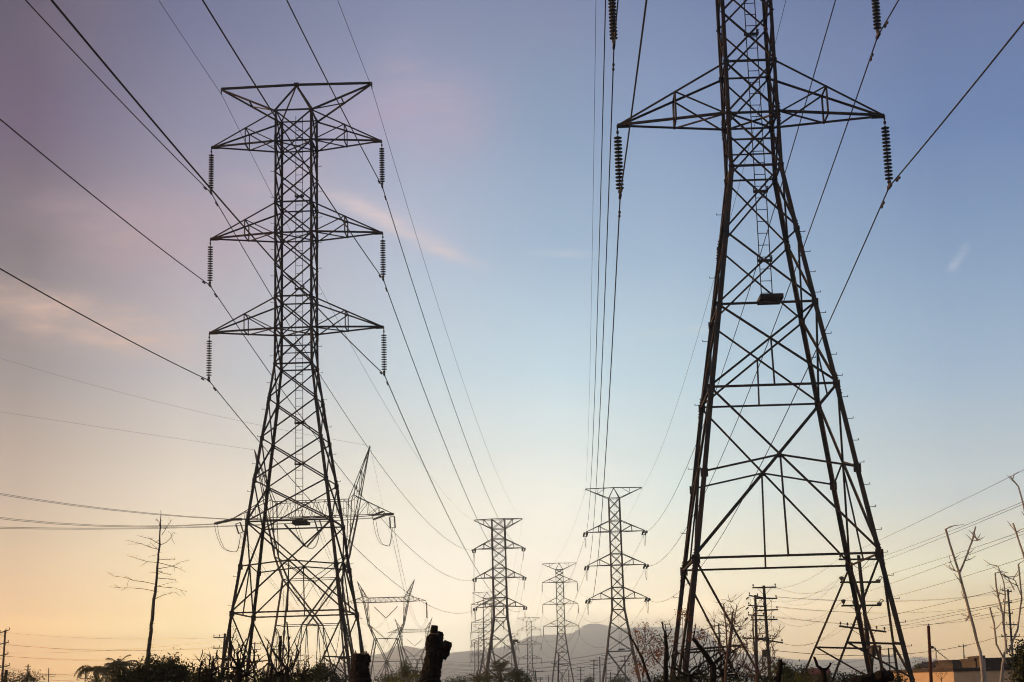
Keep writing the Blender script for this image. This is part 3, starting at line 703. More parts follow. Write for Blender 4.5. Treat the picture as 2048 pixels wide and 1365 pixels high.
D1 = dict(wn=(1250, 16), arm=(1034, 163), mast=(1035, 88), inner=(1003, 76), peak=(896, 117), knee=(1113, 71), level=(1159, 53), vtop=(1163, 0), girt=(1250.5, 64))
D2 = dict(wn=(1323, 0), arm=(1204, 79), mast=(1204.7, 43.3), inner=(1195.5, 36.7), peak=(1161, 57), knee=(1249, 34.6), level=(1277.5, 22), vtop=(1279, 0), girt=(1323.5, 30.7))
rd1, Pd1, zd1, hd1 = y_pylon(243, 625, D1, 'wide Y shaped pylon seen through the legs of the left pylon', True)
rd2, Pd2, zd2, hd2 = y_pylon(503, 774, D2, 'smaller Y shaped pylon just right of the left pylon, with a V of insulators', False)
k3 = .655; D3 = {k: (1379 - (1379 - v[0]) * k3, v[1] * k3) for k, v in D2.items()}
rd3, Pd3, zd3, hd3 = y_pylon(768, 829, D3, 'smallest Y shaped pylon, partly hidden behind the knobbly stump', False)

def stick(p, q, label, pair=.25, thick=1.0, m='glassy'):
    p = V(p); q = V(q); r = thing('insulator_string', p, label, 'insulator', 'insulators of the Y shaped pylons')
    d = (q - p).normalized(); sd = V((1, 0, 0)) - d * d.x
    if sd.length < .3: sd = V((0, 1, 0)) - d * d.y
    sd.normalize()
    L = (q - p).length; nd = max(6, int(L / .17))
    for s in ((-1, 1) if pair else (0,)):
        b = MB(); o_ = sd * pair * s
        b.lathe(p + o_, q + o_, [(0, .04)] + [(.1 + (L - .2) * (k + f_) / nd, rr * thick) for k in range(nd) for f_, rr in ((0, .06), (.35, .15), (.6, .13))] + [(L, .04)], 7); b.build('disc_stack', M[m], r)
    b = MB(); b.bar(q - sd * (pair + .15), q + sd * (pair + .15), .1); b.bar(p - sd * (pair + .1), p + sd * (pair + .1), .1); b.build('yoke_plate', M['fit'], r)
    return r
A1 = lambda x, y, Y=243: W(x, y, Y)
stick(A1(472, 1038), A1(429, 1048), 'thick strain insulator at the left arm tip of the wide Y shaped pylon', .3, 1.5)
stick(A1(769, 1027), A1(745, 1035.5), 'thick strain insulator at the right arm tip of the wide Y shaped pylon', .3, 1.5)
stick(A1(476, 1047), A1(482, 1066), 'short hanging insulator pair under the left arm of the wide Y shaped pylon', .35)
stick(A1(784, 1034), A1(785.5, 1056), 'short hanging insulator pair under the right arm of the wide Y shaped pylon', .35)
stick(A1(634, 1040), A1(640, 1060), 'short hanging insulator pair under the beam of the wide Y shaped pylon', .35)
stick(A1(569, 1049), A1(611, 1093.5), 'left limb of the V insulator under the wide Y shaped pylon', 0, 1.3)
stick(A1(660, 1040), A1(614.5, 1093.5), 'right limb of the V insulator under the wide Y shaped pylon', 0, 1.3)
stick(A1(748, 1213.8, 503), A1(771, 1236, 503), 'left limb of the V insulator on the smaller Y shaped pylon', 0, 1.2)
stick(A1(795, 1213, 503), A1(773, 1236, 503), 'right limb of the V insulator on the smaller Y shaped pylon', 0, 1.2)
stick(A1(853, 1205, 503), A1(854, 1236, 503), 'single insulator hanging from the right arm tip of the smaller Y shaped pylon', .1, 1.0)
stick(A1(814, 1279.5, 768), A1(829, 1292, 768), 'left limb of the V insulator on the smallest Y shaped pylon', 0, 1.2)
stick(A1(844, 1279.5, 768), A1(830, 1292, 768), 'right limb of the V insulator on the smallest Y shaped pylon', 0, 1.2)
def pxcurve(pts, Y, n=24):
    """smooth (Catmull-Rom) curve through pixel points at distance Y; Y may be a pair"""
    Y0, Y1 = Y if isinstance(Y, tuple) else (Y, Y)
    P_ = [W(x, y, Y0 + (Y1 - Y0) * i / (len(pts) - 1)) for i, (x, y) in enumerate(pts)]
    P_ = [P_[0] * 2 - P_[1]] + P_ + [P_[-1] * 2 - P_[-2]]; out = []
    for i in range(1, len(P_) - 2):
        a, b_, c_, d_ = P_[i - 1:i + 3]
        m = max(2, n // (len(P_) - 3))
        for k in range(m):
            t = k / m
            out.append(.5 * ((2 * b_) + (c_ - a) * t + (2 * a - 5 * b_ + 4 * c_ - d_) * t * t + (3 * b_ - a - 3 * c_ + d_) * t ** 3))
    return out + [P_[-2]]
for nm, pts in (('left arm', [(429, 1048), (433, 1070), (446, 1097), (466, 1104), (475, 1099), (482, 1067)]), ('right arm', [(745, 1036), (752, 1070), (761, 1087), (770, 1091), (779, 1090), (785, 1057)]), ('middle beam', [(590, 1052), (600, 1080), (610, 1094), (625, 1097), (634, 1085), (640, 1060)])):
    for k, dx in ((0, 0), (1, 6)):
        wire('jumper_wire', pxcurve([(x + dx * (1 - i / 5.0), y) for i, (x, y) in enumerate(pts)], 243 + .3 * k), .035, f'{["outer", "inner"][k]} strand of the loop under the {nm} of the wide Y shaped pylon', 'wire', 'jumper loops')
def fit_line(P0, head, pix, tmax, n=30):
    """quadratic wire in the vertical plane through P0 with the given plan heading, passing through pixels"""
    dx, dy = math.sin(head), math.cos(head); rows_ = []
    for (px, py) in pix:
        d = W(px, py, 1.0); d = V((d.x, d.y, d.z - H))
        # (t*d.x, t*d.y) = P0 + s*(dx,dy)
        det = d.x * (-dy) - d.y * (-dx); t = (P0.x * (-dy) - P0.y * (-dx)) / det
        s = (d.x * P0.y - d.y * P0.x) / -det if False else ((t * d.x - P0.x) * dx + (t * d.y - P0.y) * dy)
        rows_.append((s, H + t * d.z - P0.z))
    # least squares z = a s + b s^2
    s2 = sum(s * s for s, _ in rows_); s3 = sum(s ** 3 for s, _ in rows_); s4 = sum(s ** 4 for s, _ in rows_)
    y1 = sum(s * z for s, z in rows_); y2 = sum(s * s * z for s, z in rows_)
    if len(rows_) == 1: a, b_ = rows_[0][1] / rows_[0][0], 0
    else:
        de = s2 * s4 - s3 * s3; a = (y1 * s4 - y2 * s3) / de; b_ = (s2 * y2 - s3 * y1) / de
    return [V((P0.x + dx * s, P0.y + dy * s, P0.z + a * s + b_ * s * s)) for s in (tmax * i / n for i in range(n + 1))]
HD = math.radians(-104)
for nm, p0, pix in (('front', (429, 1048), [(0, 1035.6), (221, 1051.4), (320, 1052.6)]), ('top', (457, 1038.5), [(0, 987.3), (152, 1010.8), (317, 1028)]), ('lowest', (745, 1036), [(0, 1053.8), (162, 1059), (305, 1055.2), (432, 1052.3)])):
    for k in (0, 1):
        P0 = W(p0[0], p0[1] + k * 1.0, 243 + (nm == 'top') * 1.5 + .45 * k)
        q = fit_line(P0, HD, [(x, y + (0 if nm == 'front' and k == 0 else k * 2.6 * max(0, 1 - x / 900))) for x, y in pix], 170)
        wire('conductor', q, .032, f'{["upper", "lower"][k]} strand of the {nm} twin cable going left from the Y shaped pylon', 'power line', 'twin cables to the left')
for s, pix in ((-1, [(0, 824), (250, 862)]), (1, [(0, 717), (400, 824.6)])):
    P0 = Pd1(s * hd1('peak'), 0, zd1('peak'))
    wire('ground_wire', fit_line(P0, HD, pix, 175), .014, f'thin earth wire from {SIDE[s]} peak of the wide Y shaped pylon going left', 'power line', 'earth wires')
    wire('ground_wire', sagline(P0, Pd2(s * hd2('peak'), 0, zd2('peak')), 7, 24), .014, f'earth wire between the {SIDE[s]} peaks of the two larger Y shaped pylons', 'power line', 'earth wires')
    wire('ground_wire', sagline(Pd2(s * hd2('peak'), 0, zd2('peak')), Pd3(s * hd3('peak'), 0, zd3('peak')), 7, 20), .016, f'earth wire between the {SIDE[s]} peaks of the two smaller Y shaped pylons', 'power line', 'earth wires')
for nm, a, b_ in (('right', W(785, 1057, 243), W(854, 1236, 503)), ('middle', W(640, 1061, 243), W(772, 1237, 503)), ('left', W(482, 1067, 243), W(698, 1238, 503))):
    for k in (-1, 1):
        o_ = V((.25 * k, 0, 0)); wire('conductor', sagline(a + o_, b_ + o_, 7.5, 30), .026, f'{ {-1:"left", 1:"right"}[k]} strand of the {nm} twin cable between the larger Y shaped pylons', 'power line', 'twin cables of the Y shaped pylons')
for nm, a, b_ in (('right', W(854, 1237, 503), W(883, 1291, 768)), ('middle', W(772, 1237, 503), W(829.5, 1292.5, 768)), ('left', W(698, 1238, 503), W(778, 1292, 768))):
    wire('conductor', sagline(a, b_, 8, 24), .03, f'{nm} cable between the two smaller Y shaped pylons', 'power line', 'twin cables of the Y shaped pylons')

# ---------------------------------------------------------------- wooden distribution poles
def px_frame(root, Y):
    return root
def pole(top, base, Y, dia, arms, label, m='polewood', pins='both', braces=True, extra=None, cat='utility pole', group='wooden utility poles', simple=False):
    t = W(top[0], top[1], Y); q = W(base[0], base[1], Y); d = (q - t)
    k = t.z / (t.z - q.z) if t.z > q.z else 1; g_ = t + d * k
    root = thing('utility_pole', (g_.x, g_.y, 0), label, cat, group)
    b = MB(); n_ = 8
    b.tube([t.lerp(g_, i / n_) for i in range(n_ + 1)], [dia * (.42 + .14 * i / n_) for i in range(n_ + 1)], 7 if simple else 10); b.build('pole', M[m], root)
    ax = (t - g_).normalized()
    for i, arm in enumerate(arms):
        (x0, y0, x1, y1) = arm[:4]
        a, e = W(x0, y0, Y - dia * .62), W(x1, y1, Y - dia * .62)
        b = MB(); b.bar(a, e, .11, .13); 
        c_ = a.lerp(e, .5); ctr = t + (g_ - t) * ((t.z - c_.z) / max(.1, t.z)); ctr.y = Y - dia * .55
        if braces and not simple:
            for s in (.22, .78):
                b.bar(a.lerp(e, s) + V((0, .0, -.06)), ctr + V((0, 0, -.75)), .035)
        ao = b.build('crossarm', M[m], root)
        if pins:
            ps = arm[4] if len(arm) > 4 else ((.03, .97) if simple else (.03, .30, .70, .97))
            for u in ps:
                p = a.lerp(e, u); b = MB()
                hgt = .28
                b.lathe(p + V((0, 0, .06)), p + V((0, 0, .06 + hgt)), [(0, .02), (.08, .022), (.10, .07), (.15, .075), (.17, .05), (.2, .065), (.25, .045), (.28, .02)], 6 if simple else 8)
                b.build('insulator', M['glassy'], ao)
    return root, t, g_

Z7 = lambda x, y: (x / 4.79 + 1640, y / 4.79 + 1080)
def z7arm(x0, y0, x1, y1, *r): return Z7(x0, y0) + Z7(x1, y1) + r
pA, tA, gA = pole((1717, 1111), (1744, 1360), 120, .30, [z7arm(180, 188, 550, 186, (.04, .96)), z7arm(192, 408, 575, 405, (.05, .3)), z7arm(206, 632, 585, 627, (.05, .3)), z7arm(185, 828, 634, 882, (.03, .18, .32, .62, .8, .97))], 'tall utility pole with four crossarms standing behind the right leg of the near pylon')
for (x, y) in ((207, 380), (225, 600)):          # bell insulators on the left ends
    p = W(*Z7(x, y), 119.8); b = MB(); b.lathe(p - V((0, 0, .22)), p + V((0, 0, .22)), [(0, .03), (.08, .04), (.14, .06), (.2, .12), (.27, .13), (.3, .17), (.38, .18), (.42, .15), (.44, .05)], 9); b.build('bell_insulator', M['glassy'], pA)
for (x, y) in ((557, 395), (567, 615)):          # dead-end clamps with open frames on the right ends
    p = W(*Z7(x, y), 119.8); q = W(*Z7(x + 30, y - 40), 119.8); b = MB(); b.box(p, .30, .26, .22)
    d = (q - p).normalized(); s_ = V((d.z, 0, -d.x)) * .09
    b.bar(p + s_, q + s_, .04); b.bar(p - s_, q - s_, .04); b.bar(q + s_ * 1.4, q - s_ * 1.4, .05); b.build('dead_end_clamp', M['fit'], pA)
# transformer bank on the pole
p = W(*Z7(505, 1065), 119.6); b = MB(); b.lathe(p - V((0, 0, .38)), p + V((0, 0, .38)), [(0, .2), (.02, .24), (.7, .24), (.74, .2), (.76, .08)], 12); b.bar(W(*Z7(480, 1022), 119.6), W(*Z7(578, 1022), 119.6), .12, .14); b.bar(W(*Z7(500, 1090), 119.6), W(*Z7(560, 1090), 119.6), .05)
b.bar(W(*Z7(545, 1030), 119.6), W(*Z7(545, 1088), 119.6), .05); b.bar(W(*Z7(520, 1030), 119.6), W(*Z7(520, 1088), 119.6), .04); b.build('transformer', M['fit'], pA)
b = MB(); b.bar(W(*Z7(570, 1010), 119.3), W(*Z7(588, 1260), 119.3), .16); b.build('riser_pipe', M['redwood'], pA)

Z8 = lambda x, y: (x / 3.657 + 1300, y / 3.657 + 1020)
def z8arm(x0, y0, x1, y1, *r): return Z8(x0, y0) + Z8(x1, y1) + r
pB, tB, gB = pole((1527.5, 1171.5), (1540.6, 1365), 150, .30, [z8arm(748, 570, 924, 566, (.04, .96)), z8arm(778, 648, 930, 648, (.05, .95)), z8arm(775, 738, 938, 730, (.05, .95)), z8arm(735, 806, 932, 802, (.05, .87)), z8arm(790, 946, 972, 973, (.3, .97))], 'dark utility pole with five crossarms, right one of the crowded pair')
pC, tC, gC = pole((1510.5, 1190.5), (1514.6, 1365), 165, .28, [z8arm(722, 627, 852, 647, (.04, .5, .95)), z8arm(718, 699, 838, 708, (.04, .95)), z8arm(716, 769, 838, 776, (.04, .95)), z8arm(677, 940, 886, 940, (.03, .3, .7, .97))], 'utility pole with angled insulators, left one of the crowded pair')
for (x, y) in ((722, 638), (720, 712), (716, 788)):
    p = W(*Z8(x, y), 164.6); b = MB(); b.lathe(p, p + V((-.32, -.1, -.26)), [(0, .03), (.05, .09), (.12, .06), (.17, .10), (.24, .06), (.3, .09), (.38, .04)], 8); b.build('strain_insulator', M['glassy'], pC)
b = MB(); p = W(1528.8, 1307, 164.6); b.lathe(p - V((0, 0, .35)), p + V((0, 0, .35)), [(0, .2), (.02, .25), (.66, .25), (.7, .1)], 12); b.build('transformer', M['fit'], pC)
Zb = lambda x, y: (x / 5.12 + 1240, y / 5.12 + 1160)
def zbarm(x0, y0, x1, y1, *r): return Zb(x0, y0) + Zb(x1, y1) + r
pD, tD, gD = pole((1437, 1247.5), (1445, 1365), 290, .32, [zbarm(925, 474, 1062, 463), zbarm(930, 556, 1072, 548), zbarm(938, 634, 1075, 630)], 'far utility pole with three crossarms behind the bare branches')
Zc = lambda x, y: (x / 6.351 + 1820, y / 6.351 + 1150)
def zcarm(x0, y0, x1, y1, *r): return Zc(x0, y0) + Zc(x1, y1) + r
pE, tE, gE = pole((2015.7, 1179), (2025.5, 1315), 220, .30, [zcarm(1165, 197, 1292, 216, (.05, .95)), zcarm(1183, 340, 1292, 357, (.05, .95)), zcarm(1197, 478, 1306, 497, (.05, .95)), zcarm(1166, 627, 1376, 632), zcarm(1160, 784, 1398, 782)], 'dark utility pole near the right edge of the photo, with five crossarms')
pF, tF, gF = pole((1857, 1252), (1862.5, 1365), 70, .15, [], 'plain red brown post without crossarms in front of the orange wall', 'redwood', cat='post', group=None)
b = MB(); b.bar(tF, tF + V((0, 0, .09)), .03); p = W(1865, 1295, 69.8); b.lathe(p - V((.09, 0, 0)), p + V((.06, 0, 0)), [(0, .03), (.03, .06), (.12, .05), (.15, .02)], 8); b.build('cable_fitting', M['fit'], pF)
pole((1927, 1289), (1929, 1340), 350, .26, [(1916.5, 1293, 1934.5, 1292.5)], 'small far pole with a single crossarm above the brown roof', simple=True)
pole((1941, 1313), (1941.6, 1335), 330, .3, [(1929, 1315, 1954, 1314.6)], 'stubby far pole top with one wide crossarm above the brown roof', simple=True)
pole((1776.7, 1296), (1780, 1343), 265, .28, [(1762, 1299, 1793, 1297.6), (1765, 1312.8, 1790, 1312.5), (1764, 1326.5, 1792, 1326)], 'small utility pole with three crossarms between the legs of the near pylon', simple=True)
pole((1675, 1327), (1676, 1360), 500, .3, [(1668, 1330, 1682, 1329.5)], 'tiny far pole left of the pole behind the near pylon', simple=True)
Z0 = lambda x, y: (x / 3.74, y / 3.74 + 1000)
pG, tG, gG = pole((10.7, 1260.7), (4, 1365), 230, .32, [Z0(-25, 1003) + Z0(74, 972), Z0(-30, 1087) + Z0(66, 1066), Z0(-32, 1175) + Z0(62, 1152), Z0(-25, 1262) + Z0(74, 1238)], 'utility pole at the left edge of the photo with four slanting crossarms')
pole((12.8, 1340), (10.5, 1365), 180, .42, [], 'short thick post beside the pole at the left edge', pins=None, cat='post', group=None)
pole((56.5, 1329), (54, 1365), 420, .4, [(50, 1334, 62, 1333), (49, 1340, 61, 1339.5)], 'far pole with two short crossarms, left of the palms', simple=True)
pole((97.6, 1337), (97, 1365), 500, .36, [(84, 1350, 112, 1349.5), (86, 1354.5, 110, 1354)], 'far pole between the left edge and the palms', simple=True)
pole((171, 1340), (170, 1365), 380, .28, [(160, 1357.5, 182, 1357)], 'far pole with a low crossarm in front of the palms', simple=True)
pole((266.5, 1324), (266, 1350), 420, .3, [(258, 1327.3, 276, 1327)], 'far pole top showing between the palm and the dead tree', simple=True)
Zh = lambda x, y: (x / 6.024 + 420, y / 6.024 + 1240)
def zharm(x0, y0, x1, y1, *r): return Zh(x0, y0) + Zh(x1, y1) + r
pH, tH, gH = pole(Zh(182, 165), Zh(130, 753), 198, .30, [zharm(40, 214, 288, 210), zharm(40, 343, 282, 338), zharm(36, 472, 270, 462)], 'utility pole with three crossarms beside the outer left leg of the left pylon')
pI, tI, gI = pole(Zh(540, 270), Zh(532, 753), 350, .3, [zharm(493, 285, 608, 283), zharm(492, 358, 613, 356), zharm(478, 434, 611, 432), zharm(470, 520, 575, 519)], 'far pole with four crossarms just inside the left pylon', simple=True)
pJ, tJ, gJ = pole(Zh(830, 305), Zh(828, 700), 360, .3, [zharm(750, 318, 905, 316), zharm(760, 358, 902, 356), zharm(766, 430, 912, 429), zharm(772, 490, 892, 489)], 'far pole with four crossarms behind the cut branches in the left pylon', simple=True)
pK, tK, gK = pole(Zh(1060, 405), Zh(1058, 700), 360, .3, [zharm(1003, 433, 1126, 431), zharm(1020, 491, 1130, 490), zharm(1000, 545, 1120, 544)], 'far pole with three crossarms in the middle of the left pylon', simple=True)
pole((691, 1332), (690, 1365), 500, .3, [(681, 1334, 701, 1333.6), (683, 1342, 700, 1341.6)], 'far pole just left of the thick black stump', simple=True)
Z6 = lambda x, y: (x / 7.877 + 1040, y / 7.877 + 1230)
def z6arm(x0, y0, x1, y1): return Z6(x0, y0) + Z6(x1, y1)
pole(Z6(612, 610), Z6(600, 1063), 330, .30, [z6arm(495, 770, 757, 796)], 'black pole with one long slanted crossarm in front of the slim third pylon')
pole(Z6(238, 875), Z6(256, 1063), 350, .30, [z6arm(152, 886, 360, 898), z6arm(175, 1010, 362, 1012)], 'black pole with two crossarms below the small far pylon', simple=True)
MIDP = [((1165, 705), (1160, 1063), 500, [(1095, 723, 1228, 721), (1098, 786, 1225, 785), (1100, 846, 1222, 845), (1090, 936, 1225, 935)], 'far pole with four crossarms, left one of the pair beside the mid distance pylon'),
 ((1255, 660), (1262, 1063), 500, [(1195, 681, 1312, 680), (1190, 746, 1320, 745), (1195, 806, 1310, 805), (1190, 902, 1330, 900)], 'far pole with four crossarms, right one of the pair beside the mid distance pylon'),
 ((1358, 625), (1352, 1063), 520, [(1280, 641, 1400, 640), (1288, 712, 1420, 710), (1290, 776, 1424, 774), (1330, 881, 1442, 879)], 'far pole partly hidden by the left leg of the mid distance pylon'),
 ((1650, 643), (1660, 1063), 480, [(1573, 656, 1720, 654), (1580, 740, 1720, 736), (1560, 804, 1745, 806), (1590, 720, 1715, 719)], 'far pole standing inside the base of the mid distance pylon'),
 ((955, 820), (957, 1063), 550, [(898, 831, 1018, 829), (895, 880, 1016, 880), (900, 937, 1015, 936), (898, 1020, 1018, 1020)], 'small far pole with four crossarms right of the slim pylon'),
 ((1428, 905), (1424, 1063), 500, [(1365, 932, 1470, 930), (1370, 982, 1500, 985)], 'far pole low beside the right base of the mid distance pylon'),
 ((1543, 822), (1545, 1063), 470, [(1482, 943, 1652, 938)], 'thin far pole with a low crossarm in the base of the mid distance pylon'),
 ((768, 875), (770, 1063), 640, [(715, 885, 820, 884), (690, 935, 850, 936)], 'tiny far pole at the right foot of the slim pylon'),
 ((662, 905), (664, 1063), 640, [(620, 915, 705, 914), (625, 965, 905, 968)], 'tiny far pole inside the feet of the slim pylon'),
 ((447, 955), (449, 1063), 700, [(400, 964, 492, 963), (402, 1000, 490, 1000)], 'tiny far pole between the two right row pylons'),
 ((320, 985), (321, 1063), 700, [(285, 993, 352, 993)], 'tiny far pole right of the small far pylon')]
midtops = []
for t_, b_, Y, ar, lb in MIDP:
    r_ = pole(Z6(*t_), Z6(*b_), Y, .36 if Y < 600 else .4, [z6arm(*a) for a in ar], lb, simple=True); midtops.append(r_[1])

# distribution wires
DW = 'distribution wires'
def dw(a, b_, sag, label, r=.012, n=24): return wire('cable', sagline(a, b_, sag, n), r, label, 'cable', DW, n=4)
ends = [Z7(182, 180), Z7(545, 178), Z7(207, 350), Z7(590, 350), Z7(225, 575), Z7(605, 570), Z7(200, 822), Z7(420, 850), Z7(540, 862), Z7(620, 875)]
fan = [(2048, 940), (2048, 1003), (2048, 1008), (2048, 1062), (2048, 1068), (2048, 1116), (2048, 1168), (2048, 1196), (2048, 1200), (2048, 1215)]
for i, (e, f_) in enumerate(zip(ends, fan)):
    P0 = W(e[0], e[1], 119.8); Q0 = W(f_[0], f_[1], 62); d = Q0 - P0; Q1 = P0 + d * 2.6; Q1.z += 1.1
    names = ['top crossarm left end', 'top crossarm right end', 'second crossarm left end', 'second crossarm right end', 'third crossarm left end', 'third crossarm right end', 'slanted crossarm left tip', 'slanted crossarm centre', 'slanted crossarm right half', 'slanted crossarm right tip']
    pts = sagline(P0, Q1, .45, 40)
    wire('cable', pts, .009, f'cable rising rightward from the {names[i]} of the pole behind the near pylon', 'cable', DW, n=4)
prs = [(Z7(182, 180), Z8(760, 566), .9, 'top crossarms, left ends'), (Z7(545, 178), Z8(915, 562), 1.4, 'top crossarms, right ends'), (Z7(207, 350), Z8(785, 640), 1.0, 'second crossarms, left ends'), (Z7(207, 352), Z8(922, 640), 1.3, 'second crossarms, right ends'), (Z7(225, 575), Z8(930, 725), 1.2, 'third crossarms'), (Z7(225, 578), Z8(925, 796), 1.2, 'third and fourth crossarms'), (Z7(190, 820), Z8(965, 968), .8, 'slanted crossarms, outer ends'), (Z7(260, 830), Z8(900, 958), .8, 'slanted crossarms, inner ends')]
for a, c_, sg, nm in prs: dw(W(*a, 119.8), W(*c_, 149.8), sg, f'slack cable joining the tall pole and crowded pair, {nm}', .010)
for i, (a, c_) in enumerate([(Z8(922, 640), Zc(1165, 232)), (Z8(925, 636), Zc(1290, 200)), (Z8(930, 708), Zc(1183, 360)), (Z8(842, 705), Zc(1285, 345)), (Z8(925, 782), Zc(1200, 497)), (Z8(842, 778), Zc(1295, 480))]):
    dw(W(*a, 150), W(*c_, 220), .7 + .1 * i, f'nearly level cable from crowded pair to right edge pole, {["upper outer", "upper inner", "middle outer", "middle inner", "lower outer", "lower inner"][i]} one', .012)
for i, (y0, y1) in enumerate(((1196 - 8, 1182), (1203, 1204), (1226, 1227), (1250, 1251))):
    dw(W(2018, (1182, 1204, 1227, 1250)[i], 220), W(2150, (1186, 1206, 1228, 1252)[i], 235), .3, f'cable leaving the pole near the right edge to the right, {["topmost", "second", "third", "lowest"][i]}', .012)
dw(W(1540, 1300.5, 150), W(2014, 1268.5, 219.8), 1.4, 'thick level telephone cable running behind the near pylon', .026)
dw(W(1866, 1295.5, 69.8), W(2016, 1277, 219.8), 2.6, 'slack black cable from the red brown post to the pole near the right edge', .022)
dw(W(2030, 1273, 219.8), W(2150, 1240, 200), .6, 'thick cable leaving the pole near the right edge, lower one', .022)
for i, (a, c_) in enumerate([(Z8(722, 640), Zb(930, 466)), (Z8(735, 627), Zb(1055, 460)), (Z8(720, 712), Zb(932, 548)), (Z8(830, 700), Zb(1068, 545)), (Z8(716, 790), Zb(940, 628)), (Z8(830, 770), Zb(1072, 626))]):
    dw(W(*a, 164.5), W(*c_, 289.7), .9, f'cable from crowded pair down to pole behind bare branches, {["upper left", "upper right", "middle left", "middle right", "lower left", "lower right"][i]}', .014)
# cables crossing in front of the mountain
pole((834, 1318.5), (835, 1365), 520, .36, [(821, 1320, 847, 1319.6), (823, 1328, 846, 1327.8), (822, 1336, 847, 1335.6), (824, 1344, 846, 1343.6)], 'far dark pole with four crossarms just left of the knobbly stump', simple=True)
for i, (x0, y0, x1, y1, Y0, Y1, sg) in enumerate([(846, 1319, 1437, 1251, 520, 290, 4.0), (823, 1319.5, 1437, 1252, 520, 290, 4.0), (845, 1327, 1437, 1266, 520, 290, 4.0), (824, 1327.5, 1438, 1267, 520, 290, 4.0), (845, 1335, 1439, 1282, 520, 290, 3.5), (824, 1335.5, 1439, 1283, 520, 290, 3.5), (838, 1319, 1250, 1313, 520, 480, 1.6), (838, 1327, 1250, 1322, 520, 480, 1.6), (838, 1335, 1250, 1331, 520, 480, 1.6), (845, 1343, 1240, 1348, 520, 470, 1.4), (826, 1343.5, 1240, 1355, 520, 470, 1.4)]):
    dw(W(x0, y0, Y0), W(x1, y1, Y1), sg, f'far cable across the foot of the mountain, number {i + 1} counted from the top', .022)
for i, (x0, y0, x1, y1, Y0, Y1, sg) in enumerate([(1250, 1322, 1776, 1312, 480, 265, 3), (1250, 1331, 1776, 1325, 480, 265, 3), (1445, 1335, 1780, 1330, 500, 300, 2.5), (1460, 1345, 1790, 1340, 500, 300, 2), (1790, 1299, 2100, 1312, 265, 330, 3), (1790, 1313, 1941, 1315, 265, 330, 1.5), (1790, 1326, 1980, 1318, 265, 330, 2)]):
    dw(W(x0, y0, Y0), W(x1, y1, Y1), sg, f'far cable low behind the near pylon, {["first", "second", "third", "fourth", "fifth", "sixth", "seventh"][i]} from the left and top', .018)
for i, (x0, y0, x1, y1, sg) in enumerate([(12, 1265.5, 430, 1276, .45), (6, 1288, 430, 1295, .65), (10, 1307, 430, 1284, .35), (8, 1290, 465, 1296, .5), (6, 1312, 430, 1317.5, .5), (10, 1313, 462, 1318, .35)]):
    dw(W(x0, y0, 230), W(x1, y1, 198), sg, f'long cable from left edge pole to the left pylon pole, {["topmost", "second", "third", "fourth", "fifth", "lowest"][i]}', .012)
for i, (x0, y0, x1, y1) in enumerate([(14, 1334, 172, 1343.5), (14, 1337, 172, 1347), (12, 1343, 170, 1357), (12, 1350, 168, 1359)]):
    dw(W(x0, y0, 260), W(x1, y1, 380), .9, f'low cable running behind the palms at the far left, {["topmost", "second", "third", "lowest"][i]}', .024)
for i, (x0, y0, x1, y1, Y0, Y1) in enumerate([(465, 1276, 508, 1287.5, 198, 350), (508, 1287.5, 557, 1293, 350, 360), (510, 1300, 558, 1300, 350, 360), (512, 1312, 560, 1311, 350, 360), (557, 1293, 690, 1300, 360, 420), (560, 1300, 690, 1308, 360, 420), (562, 1312, 597, 1312, 360, 360), (560, 1322, 720, 1326, 360, 500), (600, 1312, 824, 1320, 360, 520), (600, 1322, 824, 1328, 360, 520), (690, 1300, 830, 1320, 420, 520), (690, 1334, 825, 1336, 500, 520), (700, 1342, 825, 1344, 500, 520)]):
    dw(W(x0, y0, Y0), W(x1, y1, Y1), .9, f'far cable seen through the feet of the left pylon, number {i + 1} from left', .02)

# ---------------------------------------------------------------- trees and shrubs
def limb(b, pts, w, Y, Zf, rnd, depth=.25, n=7, rough=.12, y_off=None, w_end=None):
    """pts in zoom pixels through Zf, w width in photo pixels -> tapered crooked limb at distance Y"""
    P_ = []; L = 0
    k = rnd.uniform(-1, 1) * depth if y_off is None else 0
    for i, p in enumerate(pts):
        if i: L += math.hypot(p[0] - pts[i - 1][0], p[1] - pts[i - 1][1]) / Zf.s
        P_.append(W(*Zf(*p), Y + (y_off or 0) + k * L * Y / F * 1.4))
    out = []
    for i in range(len(P_) - 1):
        m = 3
        for j in range(m): out.append(P_[i].lerp(P_[i + 1], j / m) + V((rnd.uniform(-1, 1), rnd.uniform(-1, 1), rnd.uniform(-1, 1))) * (w * Y / F * .10 if (i or j) else 0))
    out.append(P_[-1]); N_ = len(out)
    w0 = w if not isinstance(w, tuple) else w[0]; w1 = w0 * .5 if w_end is None else w_end
    b.tube(out, [(w0 + (w1 - w0) * i / (N_ - 1)) * Y / F / 2 for i in range(N_)], n, rough, rnd.randint(0, 999))
    return out
class Zm:
    def __init__(s, sc_, ox, oy): s.s = sc_; s.ox = ox; s.oy = oy
    def __call__(s, x, y): return (x / s.s + s.ox, y / s.s + s.oy)
